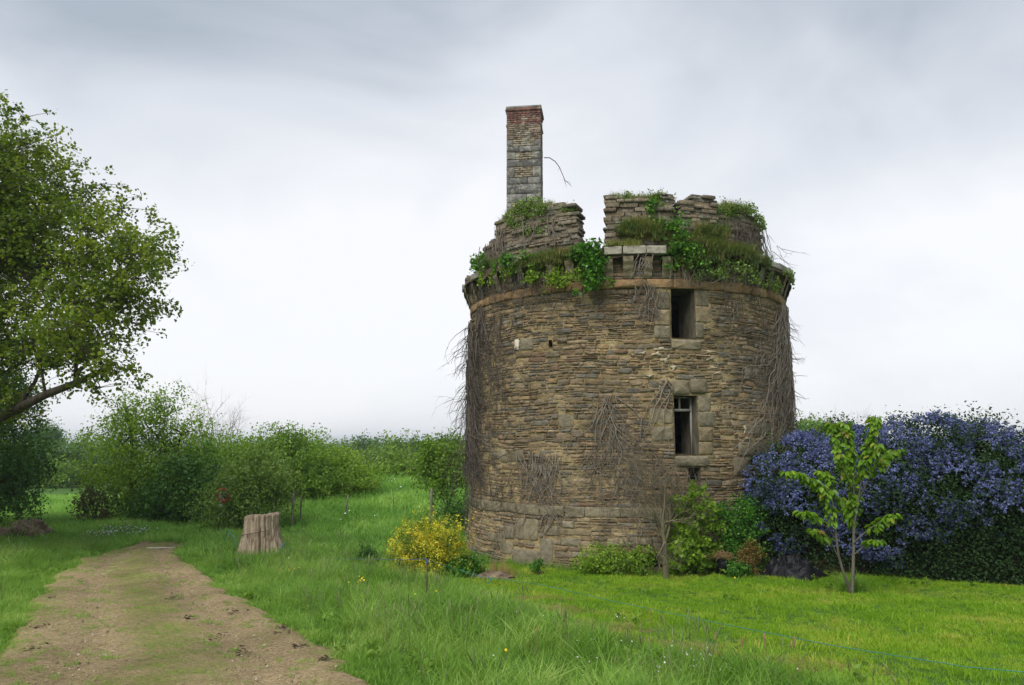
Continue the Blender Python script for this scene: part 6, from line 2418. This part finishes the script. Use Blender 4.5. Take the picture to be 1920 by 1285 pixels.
M_YF = mat_simple('yellow petals', (0.75, 0.55, 0.02), (0.85, 0.68, 0.03), 9, 0.6, 0.1)
M_WF = mat_simple('white petals', (0.7, 0.7, 0.68), (0.85, 0.85, 0.82), 9, 0.6, 0.1)
flowers('buttercups', 'cluster of yellow buttercups in the long grass left of the iron stake', [(672, 1108, 9, .12, .12)], .02, M_YF, 1)
flowers('buttercups', 'few yellow buttercups on the verge below the stump', [(527, 1088, 5, .12, .1), (560, 1086, 2, .05, .05)], .02, M_YF, 2)
flowers('buttercups', 'scattered yellow flowers around the iron stake', [(776, 1140, 1, .02, .02), (820, 1130, 1, .02, .02), (838, 1138, 1, .02, .02), (950, 1255, 1, .01, .01), (1375, 1103, 1, .01, .01), (1605, 1112, 3, .05, .05)], .02, M_YF, 3)
flowers('daisies', 'small white daisies in the grass at the bottom of the picture', [(1200, 1225, 10, .35, .2), (1240, 1255, 22, .5, .3), (1080, 1262, 3, .1, .1), (910, 1255, 3, .08, .1), (1160, 1170, 4, .05, .05), (1300, 1270, 10, .4, .1), (990, 1170, 3, .1, .1)], .011, M_WF, 4, hgt=0.12)
flowers('cow_parsley', 'patch of small white flowers on the bank left of the track end', [(215, 1008, 90, .6, .5), (235, 1015, 40, .5, .3)], .02, M_WF, 5, hgt=0.28)
flowers('dandelion_clocks', 'pale dandelion seed heads beside the root of the stump', [(530, 1050, 1, .01, .01), (543, 1053, 1, .01, .01), (512, 1048, 1, .01, .01)], .035, M_WF, 6, hgt=0.12)
flowers('meadow_flowers', 'specks of yellow and white flowers across the rising meadow', [(700, 915, 10, 1.5, 1), (800, 910, 8, 1.5, 1), (660, 975, 2, .3, .3), (600, 985, 4, 1.2, .6), (760, 920, 10, 2, 1)], .035, M_WF, 7, hgt=0.35)
# seed heads and plantain stalks
m_ = MB()
for (px, py, h) in [(1398, 1275, .30), (1430, 1282, .36), (1500, 1284, .34), (1478, 1262, .22), (1350, 1262, .3), (905, 1165, .34), (1003, 1245, .3), (1060, 1225, .3), (1055, 1195, .25), (1220, 1200, .3)]:
    g_ = gp(px, py)
    t = g_ + [RG.normal(0, .03), 0, h]
    m_.add(*tube(curve_pts(g_, t, [.01, 0, 0], 5), 0.003, 4))
    m_.add(*tube(np.array([t, t + [0, 0, .03], t + [.002, 0, .07], t + [.004, 0, .09]]), [0.004, .010, .009, .002], 6))
tag(link('seed_stalks', m_.mesh('seed_stalks'), mat_simple('reddish seed stalk', (0.2, 0.13, 0.06), (0.36, 0.24, 0.12), 20)), 'thin reddish seed stalks rising from the edge of the lawn', 'weeds', None, 'stuff')

# pebbles on the track
xs_, ys_ = wedge(16000, 5.6, 23.5, -0.75, -0.05, power=1.6)
k = in_track(xs_, ys_, 0.15)
xs_, ys_ = xs_[k], ys_[k]
rp = np.random.default_rng(31)
peb = []
for i_, c in enumerate([(0.36, 0.30, 0.21), (0.26, 0.2, 0.12), (0.14, 0.11, 0.07)]):
    m2 = MB()
    th = np.arange(6) * math.pi / 3
    r1 = 0.011
    V_ = np.concatenate([np.stack([np.cos(th) * r1, np.sin(th) * r1 * .8, np.zeros(6)], 1) * rp.uniform(.8, 1.2, (6, 1)), np.stack([np.cos(th) * r1 * .6, np.sin(th) * r1 * .5, np.full(6, .008)], 1), [[0, 0, .010]]])
    j = np.arange(6)
    me = mesh_np('pebble', V_, [np.stack([6 + j, 6 + (j + 1) % 6, np.full(6, 12)], 1), np.stack([j, (j + 1) % 6, 6 + (j + 1) % 6, 6 + j], 1)])
    me.materials.append(mat_simple('pebble %d' % i_, tuple(np.array(c) * .75), tuple(np.array(c) * 1.15), 30))
    peb.append(me)
scatter('track_pebbles', np.stack([xs_, ys_, zg(xs_, ys_) + 0.045], 1), peb, 'loose pebbles strewn over the gravel track', 0.35 + RG.exponential(0.35, len(xs_)).clip(0, 2.2), 0.3, cat='gravel')
# dark clods
m_ = MB()
for (px, py, w) in [(58, 1232, .13), (78, 1186, .12), (540, 1196, .2), (408, 1207, .15), (445, 1234, .13), (437, 1158, .14), (92, 1071, .16), (325, 1129, .12), (610, 1252, .08), (530, 1190, .1), (350, 1170, .1), (560, 1225, .12), (95, 1130, .1)]:
    g_ = gp(px, py)
    for _ in range(16):
        c_ = g_ + [RG.normal(0, w * .5), RG.normal(0, w * .6), 0.085]
        V_, q_ = leaf_quads(c_[None] + RG.normal(0, .01, (1, 3)), 0.06, RG, up=2.0, aspect=.6)
        m_.add(V_, q_)
tag(link('leaf_litter', m_.mesh('leaf_litter'), M_SOIL), 'dark scraps of dead leaves and mud on the track', 'litter', None, 'stuff')

# ------------------------------------------------------------------ far hills
def ridge(y0, hfun, name, mat, depth):
    xs = np.linspace(-y0 * 1.6, y0 * 1.6, 260)
    h = hfun(xs)
    rows = [(-1.0, 0), (-0.55, .45), (-0.2, .85), (0, 1.0), (0.5, .7), (1.0, 0)]
    V_ = []
    for t_, f_ in rows:
        V_.append(np.stack([xs, y0 + t_ * depth + 0 * xs, -9 + (h + 9) * f_], 1))
    V_ = np.concatenate(V_)
    n_ = len(xs)
    j = np.arange(n_ - 1)
    Fq = np.concatenate([np.stack([k_ * n_ + j, k_ * n_ + j + 1, (k_ + 1) * n_ + j + 1, (k_ + 1) * n_ + j], 1) for k_ in range(len(rows) - 1)])
    o_ = link(name, mesh_np(name, V_, Fq, smooth=True), mat)
    tag(o_, kind='structure')
    return xs, h


M_HILL = mat_simple('far pasture', (0.05, 0.10, 0.03), (0.10, 0.17, 0.05), 0.01, 0.95, 0.0)
for (Y0, zz, amp, nm, nn_, lf) in ((420, -2.0, 1.2, 'hills', 5200, 1.3), (1000, 1.0, 2.2, 'far_hills', 9000, 2.2)):
    hf = lambda xs, Y0=Y0, zz=zz, amp=amp: zz + amp * (np.sin(xs / Y0 * 4.1 + 1.2) * .6 + np.sin(xs / Y0 * 9.7 + Y0) * .4)
    ridge(Y0, hf, nm, M_HILL, Y0 * 0.25)
    rng_ = np.random.default_rng(int(Y0))
    xx = rng_.uniform(-Y0 * .9, Y0 * .9, nn_)
    dn = smooth_noise(xx, xx * 0, 22.0 / Y0 * 2, 4)
    kk = dn > -0.9
    xx = xx[kk]
    yy = Y0 + rng_.uniform(-.22, .03, len(xx)) * Y0 * .5
    f_ = np.interp((yy - Y0) / (Y0 * .25), [-1, -.55, -.2, 0, .5, 1], [0, .45, .85, 1, .7, 0])
    z_ = -9 + (hf(xx) + 9) * f_ + rng_.uniform(0, 1, len(xx)) ** 1.5 * Y0 * 0.0055 * (0.6 + 0.5 * np.sin(xx / Y0 * 60) + .3 * np.sin(xx / Y0 * 141))
    P = np.stack([xx, yy, z_], 1)
    P = np.repeat(P, 3, 0) + rng_.normal(0, lf * .6, (len(P) * 3, 3))
    o = leaf_object('woods', P, lf, G_FAR, None, 4, 0.5, None, 0.9, 0)
    tag(o, 'far-off wooded ridge on the horizon' if Y0 > 500 else 'belt of woodland on the nearer low hill', 'woods', None, 'stuff')
# far farm roof
p = at(70, 812, 140)
o = empty('farm_building', (p[0], 140, float(zg(p[0], 140))), 'distant farm building with a pale grey roof among the far left trees', 'building')
zb = float(zg(p[0], 140))
link('wall', mesh_np('wall', *box(p[0], 140, (zb + p[2] - 0.6) / 2, 6, 4, p[2] - 0.6 - zb)), mat_simple('pale render wall', (0.4, 0.38, 0.34), (0.5, 0.48, 0.43), 2), o)
zr = p[2] - 0.6
Vr = np.array([[p[0] - 3.3, 137.7, zr], [p[0] + 3.3, 137.7, zr], [p[0] + 3.3, 142.3, zr], [p[0] - 3.3, 142.3, zr], [p[0] - 3.3, 140, zr + 1.3], [p[0] + 3.3, 140, zr + 1.3]])
link('roof', mesh_np('roof', Vr, [np.array([[0, 1, 5, 4], [2, 3, 4, 5], [3, 2, 1, 0]]), np.array([[0, 4, 3], [1, 2, 5]])]), mat_simple('grey slate roof', (0.25, 0.27, 0.3), (0.35, 0.37, 0.4), 2), o)

# ------------------------------------------------------------------ air
hv, hf_ = box(0, 2350, 4.0, 13000, 13000, 40)
hz = link('haze', mesh_np('haze', hv, hf_))
hm = bpy.data.materials.new('thin damp air')
hm.use_nodes = True
hm.node_tree.nodes.clear()
pv = hm.node_tree.nodes.new('ShaderNodeVolumePrincipled')
pv.inputs['Color'].default_value = (0.86, 0.91, 1.0, 1)
pv.inputs['Density'].default_value = 0.00042
pv.inputs['Anisotropy'].default_value = 0.1
ho = hm.node_tree.nodes.new('ShaderNodeOutputMaterial')
hm.node_tree.links.new(pv.outputs[0], ho.inputs['Volume'])
hz.data.materials.append(hm)
tag(hz, 'thin damp air fading the far woods', 'haze', None, 'stuff')
